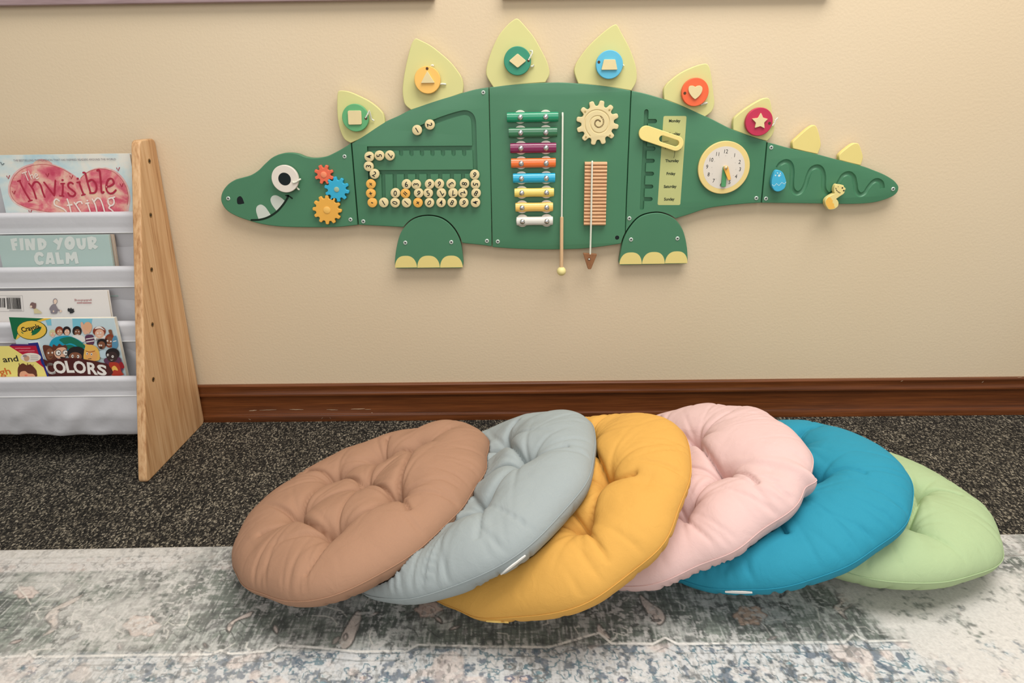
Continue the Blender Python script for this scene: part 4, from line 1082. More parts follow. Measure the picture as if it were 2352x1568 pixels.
# --- white book standing upside down, third tier
wb = mat('cover_white', (222, 216, 210), 0.4, 0.35, var=0.015)
t, pl = book('picture_book', 'white picture book upside down with barcode and small cartoon children', 3, 0.0125, (245.5, 667.0), None, 0.008, True, wb, slope=0.10, depth=0.06, xl=-1.12)
pr = Print(t, pl, 'back_cover_art')
ib, ig = ink('black', (34, 32, 32)), ink('line_grey', (168, 164, 162))
pr.line([q8(0, 1130), q8(365, 1130)], 0.0003, ig, False); pr.line([q8(365, 1130), q8(390, 1388)], 0.0003, ig, False); pr.line([q8(0, 1390), q8(390, 1388)], 0.0003, ig, False)
rb = random.Random(3)
for (xa, xb, ya, yb, sh) in [(-30, 85, 1170, 1325, 8), (105, 330, 1168, 1350, 16)]:
    x = xa
    while x < xb:
        w_ = rb.choice([4, 6, 8, 12])
        pr.poly([q8(x, ya), q8(min(x + w_, xb), ya), q8(min(x + w_, xb) + sh, yb), q8(x + sh, yb)], ib, False)
        x += w_ + rb.choice([4, 6, 9])
pr.line([q8(105, 1155), q8(325, 1150)], 0.0005, ig, False); pr.line([q8(155, 1370), q8(355, 1368)], 0.0007, ig, False)
bz_, sk, gy, yl, dk = ink('brown_grey', (120, 92, 88)), ink('skin_pale', (222, 196, 176)), ink('jumper_grey', (132, 124, 130)), ink('trousers_sand', (206, 192, 148)), ink('charcoal', (44, 44, 46))
pr.poly([q8(500, 1260), q8(525, 1240), q8(560, 1250), q8(590, 1270), q8(580, 1340), q8(555, 1345), q8(520, 1330), q8(490, 1300)], bz_)
pr.dot(*q8(508, 1310), 2.6, 2.6, sk)
pr.line([q8(580, 1260), q8(570, 1300), q8(560, 1350)], 0.0011, bz_)
pr.poly([q8(550, 1350), q8(590, 1340), q8(650, 1380), q8(690, 1422), q8(560, 1424)], yl, False)
pr.dot(*q8(902, 1222), 5.0, 6.2, gy); pr.dot(*q8(905, 1226), 3.8, 5.0, sk); pr.line([q8(905, 1250), q8(890, 1275)], 0.0014, sk, False)
pr.poly([q8(860, 1275), q8(900, 1270), q8(925, 1310), q8(950, 1350), q8(990, 1375), q8(975, 1395), q8(938, 1372), q8(930, 1420), q8(840, 1422), q8(825, 1380), q8(808, 1350), q8(825, 1310)], gy)
pr.dot(*q8(992, 1386), 2.6, 2.4, sk); pr.dot(*q8(876, 1388), 1.6, 2.2, sk)
pr.poly([q8(1105, 1350, ), q8(1120, 1335), q8(1150, 1345), q8(1160, 1326), q8(1180, 1350), q8(1205, 1345), q8(1208, 1375), q8(1220, 1390), q8(1190, 1415), q8(1145, 1425), q8(1140, 1400), q8(1108, 1385)], dk, False)
pr.text('publishing', 1357 / z71, 520 + 1207 / z71, 6.4, ink('maroon', (150, 62, 64)), wpx=39, rot=math.pi)
for (xa, xb) in ((1262, 1345), (1358, 1495)): pr.line([q8(xa, 1252), q8(xb, 1250)], 0.0007, ink('maroon', (150, 62, 64)), False)
pr.done()

# --- big picture book of children round a globe, bottom tier
cv = watercolour('cover_sky_two', [(0.4, (190, 208, 212)), (0.6, (206, 220, 222))], 5)
t, pl = book('picture_book', 'colouring book with yellow oval emblem, crowd of cartoon children and white COLORS title', 4, 0.0145, (261.5, 730.3), (20.4, 727), 0.011, False, cv, slope=0.015, depth=0.05)
pr = Print(t, pl, 'cover_art')
def q(a, b): return (a / z7, 690 + b / z7)
def P_(L_, m, sm=True): pr.poly([q(*p) for p in L_], m, sm)
def D_t(a, b, rx, ry, m, rot=0.0): pr.dot(*q(a, b), rx / z7, ry / z7, m, rot)
cg, cy_, cyd = ink('emerald', (18, 104, 64)), ink('sun_yellow', (232, 190, 72)), ink('dark_olive', (60, 70, 24))
lb, br1, br2, br3, bk = ink('aqua', (120, 190, 208)), ink('hair_brown', (96, 50, 34)), ink('skin_brown', (128, 80, 56)), ink('skin_tan', (196, 146, 116)), ink('near_black', (34, 26, 26))
rdh, mar, gl1, gl2, blond, purp = ink('rust', (134, 58, 36)), ink('maroon_band', (74, 26, 24)), ink('globe_blue', (28, 150, 178)), ink('globe_green', (24, 110, 84)), ink('blond', (226, 178, 84)), ink('purple', (92, 52, 78))
whi, pk, red = ink('white', (226, 220, 212)), ink('skin_pink', (222, 174, 146)), ink('red', (170, 52, 34))
P_([(1220, 305), (1560, 305), (1540, 420), (1230, 470)], lb, False)
P_([(760, 310), (860, 310), (870, 420), (800, 420)], lb, False)
P_([(150, 280), (740, 300), (600, 350), (430, 430), (300, 560), (262, 660), (232, 640)], cg, False)
P_([(600, 350), (740, 300), (880, 300), (700, 350), (480, 450), (330, 620), (262, 668), (290, 590), (430, 430)], cy_, False)
D_t(540, 500, 258, 165, cyd); D_t(535, 498, 246, 156, cy_)
P_([(350, 520), (430, 560), (520, 540), (560, 500), (690, 440), (680, 500), (600, 570), (500, 590), (400, 570)], cg)
P_([(390, 555), (530, 545), (520, 590), (420, 580)], cy_)
pr.text('Crayola', *q(520, 475), 110 / z7, ink('ink_black', (26, 30, 20)), wpx=330 / z7, rot=0.2, bold=0.03)
# globe and the children behind it
for (x, y, hr, sk_, sz_) in [(885, 550, ink('hair_pale', (206, 200, 150)), pk, 50), (1000, 510, rdh, br3, 62), (1125, 510, bk, pk, 62), (1300, 515, bk, br2, 70)]:
    D_t(x, y, sz_ * 1.12, sz_ * 1.2, hr); D_t(x + 6, y + 25, sz_ * 0.72, sz_ * 0.85, sk_)
    D_t(x - 18, y + 10, 9, 10, whi); D_t(x + 30, y + 10, 9, 10, whi); P_([(x - 15, y + 50), (x + 8, y + 62), (x + 32, y + 46), (x + 10, y + 54)], whi)
P_([(1225, 600), (1310, 580), (1400, 600), (1440, 680), (1280, 720)], whi)
P_([(1440, 600), (1560, 580), (1590, 680), (1570, 740), (1470, 750)], purp); pr.line([q(1455, 650), q(1580, 630)], 0.0010, whi, False); pr.line([q(1462, 700), q(1585, 680)], 0.0010, whi, False)
P_([(1360, 380), (1395, 370), (1440, 480), (1490, 540), (1430, 570), (1380, 480)], pk)
D_t(1480, 450, 75, 90, ink('peach', (222, 170, 132))); P_([(1410, 480), (1520, 540), (1530, 470), (1500, 560), (1440, 520)], pk)
P_([(1590, 620), (1760, 590), (1780, 650), (1650, 680)], whi)
D_t(1675, 520, 110, 85, rdh); D_t(1680, 560, 78, 78, pk); P_([(1600, 480), (1640, 440), (1700, 440), (1765, 500), (1690, 470)], whi)
D_t(1650, 550, 12, 14, whi); D_t(1700, 545, 12, 14, whi); P_([(1640, 585), (1680, 605), (1715, 580), (1680, 592)], whi)
P_([(1830, 500), (1880, 495), (1900, 560), (1930, 640), (1890, 640), (1850, 560)], br2)
D_t(1850, 680, 85, 115, rdh); D_t(1850, 690, 55, 85, br2); D_t(1815, 680, 14, 14, whi); D_t(1870, 690, 14, 14, whi); P_([(1800, 735), (1840, 755), (1880, 735), (1845, 745)], whi)
P_([(1900, 640), (1960, 600), (1990, 770), (1900, 820)], ink('stripe_blue', (86, 140, 170))); pr.line([q(1915, 690), q(1960, 680)], 0.0009, whi, False)
P_([(835, 740), (900, 640), (1020, 600), (1160, 600), (1300, 650), (1420, 740), (1440, 860), (1000, 900), (850, 860)], gl1)
P_([(1000, 660), (1080, 625), (1200, 615), (1310, 665), (1420, 745), (1430, 800), (1340, 790), (1250, 740), (1180, 720), (1100, 740), (1040, 700)], gl2)
P_([(1120, 760), (1200, 750), (1280, 790), (1300, 850), (1200, 860)], gl2)
D_t(1720, 720, 85, 75, bk); D_t(1715, 755, 62, 68, br2); D_t(1680, 755, 14, 14, whi); D_t(1712, 757, 13, 13, whi); D_t(1705, 800, 26, 16, bk)
for k in range(8): pr.line([q(1640 + k * 20, 680), q(1632 + k * 24, 645)], 0.0007, bk, False)
P_([(1660, 870), (1780, 840), (1800, 960), (1700, 960)], ink('pale_shirt', (186, 206, 214)))
P_([(720, 780), (800, 755), (900, 800), (950, 900), (940, 1010), (800, 1010)], br1)
D_t(840, 900, 62, 95, br2); D_t(818, 885, 14, 16, whi); D_t(882, 880, 14, 16, whi); P_([(820, 945), (860, 960), (890, 935), (858, 948)], bk)
D_t(1020, 870, 110, 115, pk); P_([(885, 790), (900, 740), (960, 770), (1000, 730), (1050, 760), (1110, 750), (1140, 830), (1080, 790), (980, 800), (930, 850), (900, 830)], br1)
for ex in (985, 1105):
    D_t(ex, 882, 52, 52, bk); D_t(ex, 882, 42, 42, whi); D_t(ex + 8, 884, 12, 14, bk)
P_([(1050, 910), (1070, 930), (1090, 912), (1070, 900)], pk); P_([(1020, 950), (1090, 960), (1080, 975), (1030, 975)], bk)
D_t(1290, 890, 160, 115, bk); D_t(1270, 950, 112, 78, br2); D_t(1225, 940, 20, 28, whi); D_t(1318, 945, 20, 28, whi); D_t(1230, 940, 9, 12, bk); D_t(1312, 945, 9, 12, bk)
P_([(1430, 1000), (1420, 860), (1440, 760), (1400, 730), (1500, 745), (1560, 750), (1640, 800), (1680, 900), (1660, 1010)], blond)
D_t(1545, 930, 105, 95, ink('golden_skin', (226, 164, 92))); pr.line([q(1450, 850), q(1520, 870), q(1600, 850)], 0.0008, ink('brow', (150, 86, 40)))
D_t(1470, 895, 16, 22, whi); D_t(1545, 905, 16, 22, whi); D_t(1473, 898, 8, 11, bk); D_t(1545, 908, 8, 11, bk); pr.line([q(1490, 985), q(1540, 980)], 0.0006, bk, False)
P_([(1750, 1010), (1830, 960), (2020, 960), (2060, 1080), (2080, 1160), (1950, 1250), (1830, 1120)], purp)
D_t(1900, 900, 118, 98, bk); D_t(1895, 950, 92, 88, ink('skin_deep', (58, 40, 38))); D_t(1820, 918, 18, 22, whi); D_t(1902, 945, 20, 22, whi); D_t(1824, 920, 7, 9, bk); D_t(1904, 945, 7, 9, bk)
P_([(1860, 1000), (1890, 1010), (1915, 990), (1895, 1002)], whi)
P_([(1840, 1080), (1870, 1040), (2000, 1060), (2050, 1200), (2080, 1255), (1880, 1258)], red); P_([(1890, 1130), (1930, 1100), (1970, 1130), (1990, 1180), (1930, 1170), (1900, 1190)], blond)
P_([(2060, 1040), (2100, 1130), (2040, 1140), (2010, 1060)], ink('scarlet', (150, 24, 34)))
# title band
P_([(700, 980), (820, 1020), (1000, 980), (1250, 970), (1480, 1000), (1680, 1040), (1830, 1090), (1830, 1270), (860, 1300), (800, 1150)], mar)
pr.text('C', *q(845, 1150), 200 / z7, whi, wpx=150 / z7, rot=0.05, bold=0.035)
pr.text('O', *q(1005, 1125), 215 / z7, whi, wpx=205 / z7, rot=0.04, bold=0.035)
pr.text('L', *q(1175, 1118), 205 / z7, whi, wpx=130 / z7, rot=0.0, bold=0.035)
pr.text('O', *q(1345, 1125), 215 / z7, whi, wpx=205 / z7, rot=-0.06, bold=0.035)
pr.text('R', *q(1560, 1148), 205 / z7, whi, wpx=170 / z7, rot=-0.12, bold=0.035)
pr.text('S', *q(1720, 1172), 185 / z7, whi, wpx=160 / z7, rot=-0.18, bold=0.035)
pr.done()

# --- small blue-bordered book in front of it
t, pl = book('picture_book', 'small blue bordered book in front with yellow cover and a curly brown-haired head', 4, 0.0088, (86.5, 786.2), None, 0.0048, False, mat('cover_navy', (26, 44, 120), 0.4), slope=0.04, depth=0.045, rot=0.08, xl=-1.02)
pr = Print(t, pl, 'cover_art')
yel, ng = ink('cover_yellow', (232, 216, 122)), ink('crimson_corner', (176, 20, 52))
P_([(-30, 770), (150, 770), (170, 765), (610, 765), (700, 1060), (740, 1120), (800, 1300), (-30, 1300)], ng, False)
P_([(-30, 768), (155, 768), (360, 900), (600, 1030), (735, 1130), (800, 1300), (-30, 1300)], yel, False)
P_([(160, 765), (610, 765), (620, 740), (200, 735)], ink('violet', (74, 28, 96)), False)
for (xa, xb) in ((258, 340), (352, 510)): pr.line([q(xa, 808), q(xb, 804)], 0.0009, ink('pink_text', (216, 120, 130)), False)
for (xa, xb) in ((322, 400), (414, 460), (474, 580)): pr.line([q(xa, 852), q(xb, 848)], 0.0009, ink('pink_text', (216, 120, 130)), False)
D_t(520, 960, 172, 78, ink('oval_white', (226, 214, 200))); D_t(450, 975, 48, 48, ink('oval_tan', (196, 150, 122)), 0.2); D_t(420, 935, 36, 22, ink('oval_grey', (150, 130, 130)))
for k in range(3): pr.line([q(520, 935 + 30 * k), q(640, 935 + 30 * k)], 0.0006, ig, False)
pr.text('and', *q(172, 985), 100 / z7, ib, wpx=262 / z7, rot=0.07, bold=0.01)
pr.text('gh', *q(85, 1215), 150 / z7, ink('orange', (206, 104, 40)), wpx=190 / z7, rot=0.12, bold=0.01)
P_([(330, 1290), (300, 1220), (310, 1120), (380, 1060), (450, 1090), (520, 1080), (600, 1160), (620, 1220), (600, 1290)], br1)
for k in range(6): pr.line([q(330 + k * 45, 1110 - (k % 2) * 20), q(320 + k * 48, 1060 + (k % 3) * 14)], 0.0007, br1, False)
P_([(350, 1290), (345, 1210), (420, 1190), (480, 1230), (560, 1240), (580, 1290)], ink('cheek', (220, 160, 124)))
D_t(440, 1262, 26, 15, ink('blush', (222, 120, 96)))
pr.done()

# ================================================================== RUG
def rug():
    x0, x1 = -1.35, 1.35
    def edge_y(x): return -0.4984 + (0.0132) * x - 0.0
    xs = np.concatenate([np.linspace(x0, -1.0, 30)[:-1], np.arange(-1.0, 1.0, 0.0013), np.linspace(1.0, x1, 30)])
    ds = np.concatenate([np.arange(0, 0.32, 0.0015), np.arange(0.324, 0.78, 0.0036), np.linspace(0.785, 1.35, 30)])
    X, Dp = np.meshgrid(xs, ds, indexing='ij')
    wav = 0.0025 * (vnoise(X * 5, X * 0 + 2.0, 3, 2) - 0.5)
    Y = edge_y(X) - Dp + wav * np.exp(-Dp / 0.05)
    Zz = 0.0052 + 0.0006 * (vnoise(X * 30, Dp * 30, 9, 2) - 0.5)
    Zz = np.where(Dp < 0.004, 0.0040, Zz)
    n1, n2 = X.shape
    C3 = lambda c: np.array(lin(c))
    # ---- woven colour
    big = vnoise(X * 5.2 + 3, Dp * 7.5, 21, 4)
    mid = vnoise(X * 26, Dp * 26, 22, 4)
    fin = vnoise(X * 130, Dp * 130, 23, 3)
    vs = vnoise(X * 330, Dp * 42, 24, 3)                # streaks along the warp
    hs = vnoise(X * 60, Dp * 330, 25, 3)                # streaks along the weft
    stre = 0.6 * vs + 0.4 * hs
    def sstep(a, b, v): q = np.clip((v - a) / (b - a), 0, 1); return q * q * (3 - 2 * q)
    cream_, grey_, grn, dk_, blu, ros = C3((198, 196, 192)), C3((150, 150, 146)), C3((126, 133, 124)), C3((66, 69, 66)), C3((92, 120, 130)), C3((206, 178, 164))
    def lerp(a, b, w): return a + (b - a) * w[..., None]
    base = np.broadcast_to(grn, X.shape + (3,)).copy()
    base = lerp(base, C3((98, 105, 97)), sstep(0.42, 0.62, big) * 0.7)
    base = lerp(base, C3((176, 178, 172)), sstep(0.52, 0.66, mid) * 0.8)
    base = lerp(base, dk_, sstep(0.50, 0.68, vnoise(X * 75 + 8, Dp * 60, 26, 4)) * 0.65)
    base = lerp(base, cream_, sstep(0.52, 0.66, stre) * 0.55)
    base = lerp(base, dk_, sstep(0.53, 0.66, 1 - stre) * 0.45)
    # bands: outer strip, flower border, field, inner border
    def band(a, b, s=0.003): return sstep(a - s, a + s, Dp) * (1 - sstep(b - s, b + s, Dp))
    flo = np.broadcast_to(C3((190, 187, 183)), X.shape + (3,)).copy()
    fm = vnoise(X * 80, Dp * 80, 31, 3); f2 = vnoise(X * 95 + 4, Dp * 95, 32, 3)
    flo = lerp(flo, C3((128, 122, 116)), (sstep(0.47, 0.50, fm) - sstep(0.53, 0.56, fm)) * 0.75)
    flo = lerp(flo, C3((170, 150, 140)), sstep(0.60, 0.70, f2) * 0.5)
    flo = lerp(flo, cream_, sstep(0.5, 0.64, stre) * 0.5)
    out = base
    w_outer = band(-0.1, 0.024); w_flow = band(0.026, 0.062)
    strip = lerp(np.broadcast_to(C3((192, 188, 181)), X.shape + (3,)).copy(), C3((150, 146, 138)), sstep(0.5, 0.68, stre) * 0.5)
    xs_ = FL(300, 1280, 0.005)[0]
    solid = 1 - sstep(-0.06, 0.10, X - xs_ + (vnoise(X * 20, Dp * 40, 77, 3) - 0.5) * 0.2)
    out = lerp(out, lerp(flo, strip, 0.25 + 0.75 * solid), w_outer)
    out = lerp(out, flo, w_flow)
    worn_in = sstep(0.46, 0.60, vnoise(X * 11 + 2, Dp * 15, 78, 4))
    out = lerp(out, base, np.clip(w_outer + w_flow, 0, 1) * worn_in * 0.6 * sstep(0.0, 0.25, X - xs_ + 0.1))
    inn = np.broadcast_to(C3((196, 197, 196)), X.shape + (3,)).copy()
    im = vnoise(X * 72 + 9, Dp * 72, 41, 3); i2 = vnoise(X * 90, Dp * 90, 42, 3)
    inn = lerp(inn, C3((88, 118, 128)), (sstep(0.46, 0.49, im) - sstep(0.53, 0.56, im)) * 0.9)
    inn = lerp(inn, C3((84, 98, 112)), sstep(0.57, 0.65, i2) * 0.8)
    inn = lerp(inn, C3((120, 122, 118)), sstep(0.52, 0.66, 1 - stre) * 0.45)
    inn = lerp(inn, C3((216, 196, 184)), sstep(0.62, 0.72, vnoise(X * 30, Dp * 30, 43, 2)) * 0.5)
    inner_line = 0.225
    out = lerp(out, inn, sstep(inner_line + 0.010, inner_line + 0.024, Dp))
    # ---- drawn motifs, measured on the floor
    def sd(P, closed=False):
        P = np.array(P, float); d = np.full(X.shape, 9.0)
        m = len(P)
        for i in range(m if closed else m - 1):
            a, b = P[i], P[(i + 1) % m]; ab = b - a
            lo = np.minimum(a, b) - 0.02; hi = np.maximum(a, b) + 0.02
            sel = (X > lo[0]) & (X < hi[0]) & (Y > lo[1]) & (Y < hi[1])
            if not sel.any(): continue
            px, py = X[sel] - a[0], Y[sel] - a[1]
            h = np.clip((px * ab[0] + py * ab[1]) / (ab @ ab + 1e-12), 0, 1)
            d[sel] = np.minimum(d[sel], np.hypot(px - ab[0] * h, py - ab[1] * h))
        return d
    def inside(P):
        P = np.array(P, float); c = np.zeros(X.shape, bool); m = len(P)
        lo, hi = P.min(0), P.max(0)
        sel = (X > lo[0]) & (X < hi[0]) & (Y > lo[1]) & (Y < hi[1])
        if not sel.any(): return c
        px, py = X[sel], Y[sel]; cc = np.zeros(px.shape, bool)
        for i in range(m):
            a, b = P[i], P[(i + 1) % m]
            k = ((a[1] > py) != (b[1] > py)) & (px < (b[0] - a[0]) * (py - a[1]) / (b[1] - a[1] + 1e-12) + a[0])
            cc ^= k
        c[sel] = cc
        return c
    wornm = sstep(0.30, 0.55, mid)
    nonlocal_out = [out]
    def paint(mask, c, a=1.0): nonlocal_out[0] = lerp(nonlocal_out[0], C3(c), mask * a * (0.62 + 0.38 * wornm))
    def fpx(L_): return [FL(*p, 0.005) for p in L_]
    def leaf(L_, c=(200, 186, 176), oc=(72, 70, 66)):
        Pn = crom(fpx(L_), True, 4)
        paint(inside(Pn).astype(float), c, 0.9)
        paint(1 - sstep(0.0008, 0.0022, sd(Pn, True)), oc, 0.8)
    def lines(L_, c=(226, 222, 214), r=0.0016, a=0.9):
        paint(1 - sstep(r * 0.6, r * 1.6, sd(fpx(L_))), c, a)
    a4 = lambda L_: [(x / 2.94, 1220 + y / 2.94) for x, y in L_]
    a5 = lambda L_: [(800 + x / 2.94, 1300 + y / 2.94) for x, y in L_]
    a6 = lambda L_: [(1550 + x / 2.933, 1220 + y / 2.933) for x, y in L_]
    leaf(a4([(290, 700), (350, 645), (300, 585), (360, 520), (470, 465), (560, 425), (520, 470), (400, 545), (395, 640), (340, 690)]))
    leaf(a4([(1530, 640), (1590, 590), (1700, 540), (1690, 575), (1590, 612), (1550, 685)]))
    leaf(a5([(-40, 560), (20, 530), (60, 440), (90, 330), (60, 300), (0, 380), (-60, 500)]))
    leaf(a5([(1965, 190), (2000, 290), (2090, 395), (2140, 360), (2120, 300), (2040, 245)]))
    leaf(a5([(1690, 390), (1720, 420), (1770, 480), (1740, 490), (1680, 440)]))
    leaf(a6([(1165, 420), (1095, 440), (1110, 480), (1068, 515), (1160, 595), (1140, 540), (1205, 485)]))
    for (xx, yy) in [(150, 130), (1900, 1200), (400, 120)]:
        pass
    def flower(cx, cy, rx, ry, c):
        P = [(cx + rx * (1 + 0.13 * math.cos(6 * a)) * math.cos(a), cy + ry * (1 + 0.13 * math.cos(6 * a)) * math.sin(a)) for a in np.linspace(0, 2 * math.pi, 36, endpoint=False)]
        Pn = fpx(P); paint(inside(Pn).astype(float), c, 0.85); paint(1 - sstep(0.0008, 0.002, sd(Pn, True)), (110, 92, 84), 0.5)
        P = [(cx + rx * .5 * math.cos(a), cy + ry * .5 * math.sin(a)) for a in np.linspace(0, 2 * math.pi, 20, endpoint=False)]
        paint(1 - sstep(0.0006, 0.0016, sd(fpx(P), True)), (130, 108, 98), 0.5)
    flower(326, 1437, 40, 24, (216, 194, 182)); flower(1722, 1414, 36, 22, (196, 164, 142)); flower(985, 1400, 30, 18, (196, 172, 160)); flower(60, 1360, 26, 14, (204, 186, 176))
    # zig-zag guard lines of the field
    zz = [(-60, 1511), (0, 1509), (60, 1505), (66, 1495), (78, 1508), (316, 1504), (486, 1502), (507, 1492), (527, 1501), (619, 1494), (640, 1482), (700, 1484), (820, 1496), (935, 1494), (960, 1480), (1100, 1484), (1260, 1486), (1375, 1453), (1405, 1477), (1500, 1478), (1528, 1464), (1556, 1478), (1600, 1478), (1780, 1476), (1940, 1474), (1962, 1455), (1990, 1472), (2120, 1470), (2352, 1464), (2450, 1460)]
    lines(zz, (226, 222, 214), 0.0017, 0.95)
    lines([(x, y + 5) for x, y in zz], (84, 86, 80), 0.0008, 0.6)
    lines([(x, y + 22) for x, y in zz], (92, 98, 96), 0.0010, 0.6)
    lines([(x, 1294 - 0.008 * x) for x in range(-60, 2500, 80)], (120, 114, 108), 0.0011, 0.7)
    lines([(x, 1338 - 0.010 * x) for x in range(-60, 2500, 80)], (112, 112, 104), 0.0011, 0.6)
    # thin pale stems and dark sketch lines
    r_ = np.random.default_rng(5)
    for k in range(120):
        x = r_.uniform(-40, 2400); y = r_.uniform(1345, 1490); L_ = [(x, y)]
        a = r_.uniform(-3.1, 3.1)
        for j in range(r_.integers(2, 5)):
            a += r_.uniform(-1.3, 1.3); st = r_.uniform(12, 34)
            L_.append((L_[-1][0] + st * math.cos(a), np.clip(L_[-1][1] + st * 0.55 * math.sin(a), 1342, 1496)))
        if k % 2: lines(L_, (214, 210, 200), 0.0010, 0.7)
        else: lines(L_, (64, 66, 62), 0.0008, 0.7)
    for k in range(46):                                           # small pointed leaves and buds
        x = r_.uniform(-40, 2400); y = r_.uniform(1350, 1485); a = r_.uniform(0, 6.28); l_ = r_.uniform(9, 20)
        P = [(x + l_ * math.cos(a) , y + .6 * l_ * math.sin(a)), (x + .35 * l_ * math.cos(a + 1.6), y + .22 * l_ * math.sin(a + 1.6)), (x - l_ * math.cos(a), y - .6 * l_ * math.sin(a)), (x + .35 * l_ * math.cos(a - 1.6), y + .22 * l_ * math.sin(a - 1.6))]
        leaf(P, [(196, 182, 174), (120, 126, 120), (176, 160, 152), (96, 108, 112)][k % 4])
    for k in range(60):                                           # blossoms of the two narrow borders
        up = k % 3 == 0
        x = r_.uniform(-40, 2400); y = r_.uniform(1300, 1332) - .01 * x if up else r_.uniform(1522, 1600)
        rr = r_.uniform(6, 11) if up else r_.uniform(9, 20)
        P = [(x + rr * math.cos(a) * (1 + .2 * math.cos(5 * a)), y + .55 * rr * math.sin(a) * (1 + .2 * math.cos(5 * a))) for a in np.linspace(0, 6.28, 18, endpoint=False)]
        paint(1 - sstep(0.0006, 0.0018, sd(fpx(P), True)), (98, 100, 100) if up else [(70, 106, 122), (88, 92, 112), (110, 112, 110)][k % 3], 0.85)
        if not up: paint(inside(fpx([(x + .45 * rr * math.cos(a), y + .25 * rr * math.sin(a)) for a in np.linspace(0, 6.28, 12, endpoint=False)])).astype(float), [(70, 84, 116), (206, 178, 166), (120, 150, 156)][k % 3], 0.8)
    out = nonlocal_out[0]
    # fine distressing: broken dark and pale threads all over
    s1 = sstep(0.55, 0.66, vnoise(X * 190, Dp * 120, 81, 3)) * sstep(0.36, 0.56, vnoise(X * 17, Dp * 17, 82, 3))
    s2 = sstep(0.57, 0.68, vnoise(X * 150 + 3, Dp * 170, 83, 3)) * sstep(0.36, 0.56, vnoise(X * 15 + 4, Dp * 15, 84, 3))
    out = lerp(out, C3((78, 80, 78)), s1 * 0.55)
    out = lerp(out, C3((204, 201, 196)), s2 * 0.65)
    # ---- fading: worn pale areas of the print
    fade = sstep(0.54, 0.74, vnoise(X * 3.4 + 1.3, Dp * 5.5 + .7, 55, 3)) * 0.38
    def blob(px, py, rx, ry, a):
        c = FL(px, py, 0.005)
        return a * np.exp(-(((X - c[0]) / rx) ** 2 + ((Y - c[1]) / ry) ** 2))
    fade = np.maximum(fade, blob(300, 1420, 0.09, 0.10, 0.50)); fade = np.maximum(fade, blob(60, 1540, 0.30, 0.05, 0.42)); fade = np.maximum(fade, blob(30, 1285, 0.24, 0.02, 0.5))
    ragged = (vnoise(X * 14, Dp * 14, 61, 4) - 0.5) * 0.16
    cxr = FL(2010, 1450, 0.005)[0] + 0.28 * (Dp - 0.2)
    rp = sstep(-0.02, 0.06, X - cxr + ragged) * sstep(0.07, 0.11, Dp + ragged * .4)
    cxe = FL(2330, 1400, 0.005)[0]
    rp = rp * (1 - 0.55 * sstep(-0.04, 0.06, X - cxe + ragged) * (1 - sstep(0.16, 0.22, Dp)))
    fade = np.maximum(fade, rp * 0.93)
    dark_zone = blob(1300, 1440, 0.42, 0.10, 1.0)  # holds fading back mid-rug: darker print plus cushion shade put into the colour
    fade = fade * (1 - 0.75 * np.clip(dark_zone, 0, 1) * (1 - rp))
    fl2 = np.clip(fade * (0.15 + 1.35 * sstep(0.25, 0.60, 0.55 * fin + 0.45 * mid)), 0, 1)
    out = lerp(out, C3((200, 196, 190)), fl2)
    out = out * (0.86 + 0.28 * vnoise(X * 420, Dp * 420, 71, 2))[..., None]
    v = np.stack([X, Y, Zz], -1).reshape(-1, 3)
    I = np.arange(n1 * n2).reshape(n1, n2)
    f = np.stack([I[:-1, :-1], I[:-1, 1:], I[1:, 1:], I[1:, :-1]], -1).reshape(-1, 4)
    # skirt down to the floor
    loop = np.concatenate([I[:, 0], I[-1, 1:], I[::-1, -1][1:], I[0, ::-1][1:-1]])
    lo = v[loop].copy(); lo[:, 2] = 0.0005
    b0 = len(v)
    L_ = len(loop); k = np.arange(L_)
    sk = np.stack([loop, loop[(k + 1) % L_], b0 + (k + 1) % L_, b0 + k], -1)
    vv = np.concatenate([v, lo]); ff = np.concatenate([f[:, ::-1] if False else f, sk])
    me = bpy.data.meshes.new('rug')
    me.vertices.add(len(vv)); me.vertices.foreach_set('co', vv.astype(np.float32).ravel())
    me.loops.add(len(ff) * 4); me.loops.foreach_set('vertex_index', ff.astype(np.int32).ravel())
    me.polygons.add(len(ff)); me.polygons.foreach_set('loop_start', np.arange(0, len(ff) * 4, 4, dtype=np.int32)); me.polygons.foreach_set('loop_total', np.full(len(ff), 4, np.int32))
    me.update(calc_edges=True); me.validate()
    at = me.color_attributes.new('weave', 'FLOAT_COLOR', 'POINT')
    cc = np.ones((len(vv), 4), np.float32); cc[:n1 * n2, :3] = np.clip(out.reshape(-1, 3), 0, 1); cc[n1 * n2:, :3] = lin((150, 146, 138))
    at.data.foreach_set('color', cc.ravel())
    m, nt, b = nodes_of('printed_rug')
    a = N(nt, 'ShaderNodeVertexColor', layer_name='weave')
    nt.links.new(a.outputs[0], b.inputs['Base Color'])
    b.inputs['Roughness'].default_value = 0.85; b.inputs['Specular IOR Level'].default_value = 0.15; b.inputs['Sheen Weight'].default_value = 0.15
    tc = N(nt, 'ShaderNodeTexCoord'); nz = N(nt, 'ShaderNodeTexNoise', i_Scale=700.0, i_Detail=2.0); nt.links.new(tc.outputs['Object'], nz.inputs['Vector'])
    bp = N(nt, 'ShaderNodeBump', i_Strength=0.5, i_Distance=0.001); nt.links.new(nz.outputs['Fac'], bp.inputs['Height']); nt.links.new(bp.outputs['Normal'], b.inputs['Normal'])
    me.materials.append(m)
    me.polygons.foreach_set('use_smooth', [True] * len(me.polygons))
    o = bpy.data.objects.new('rug', me); COL.objects.link(o)
    return tag(o, 'faded grey-green oriental patterned rug lying under the floor cushions', 'rug')
rug()

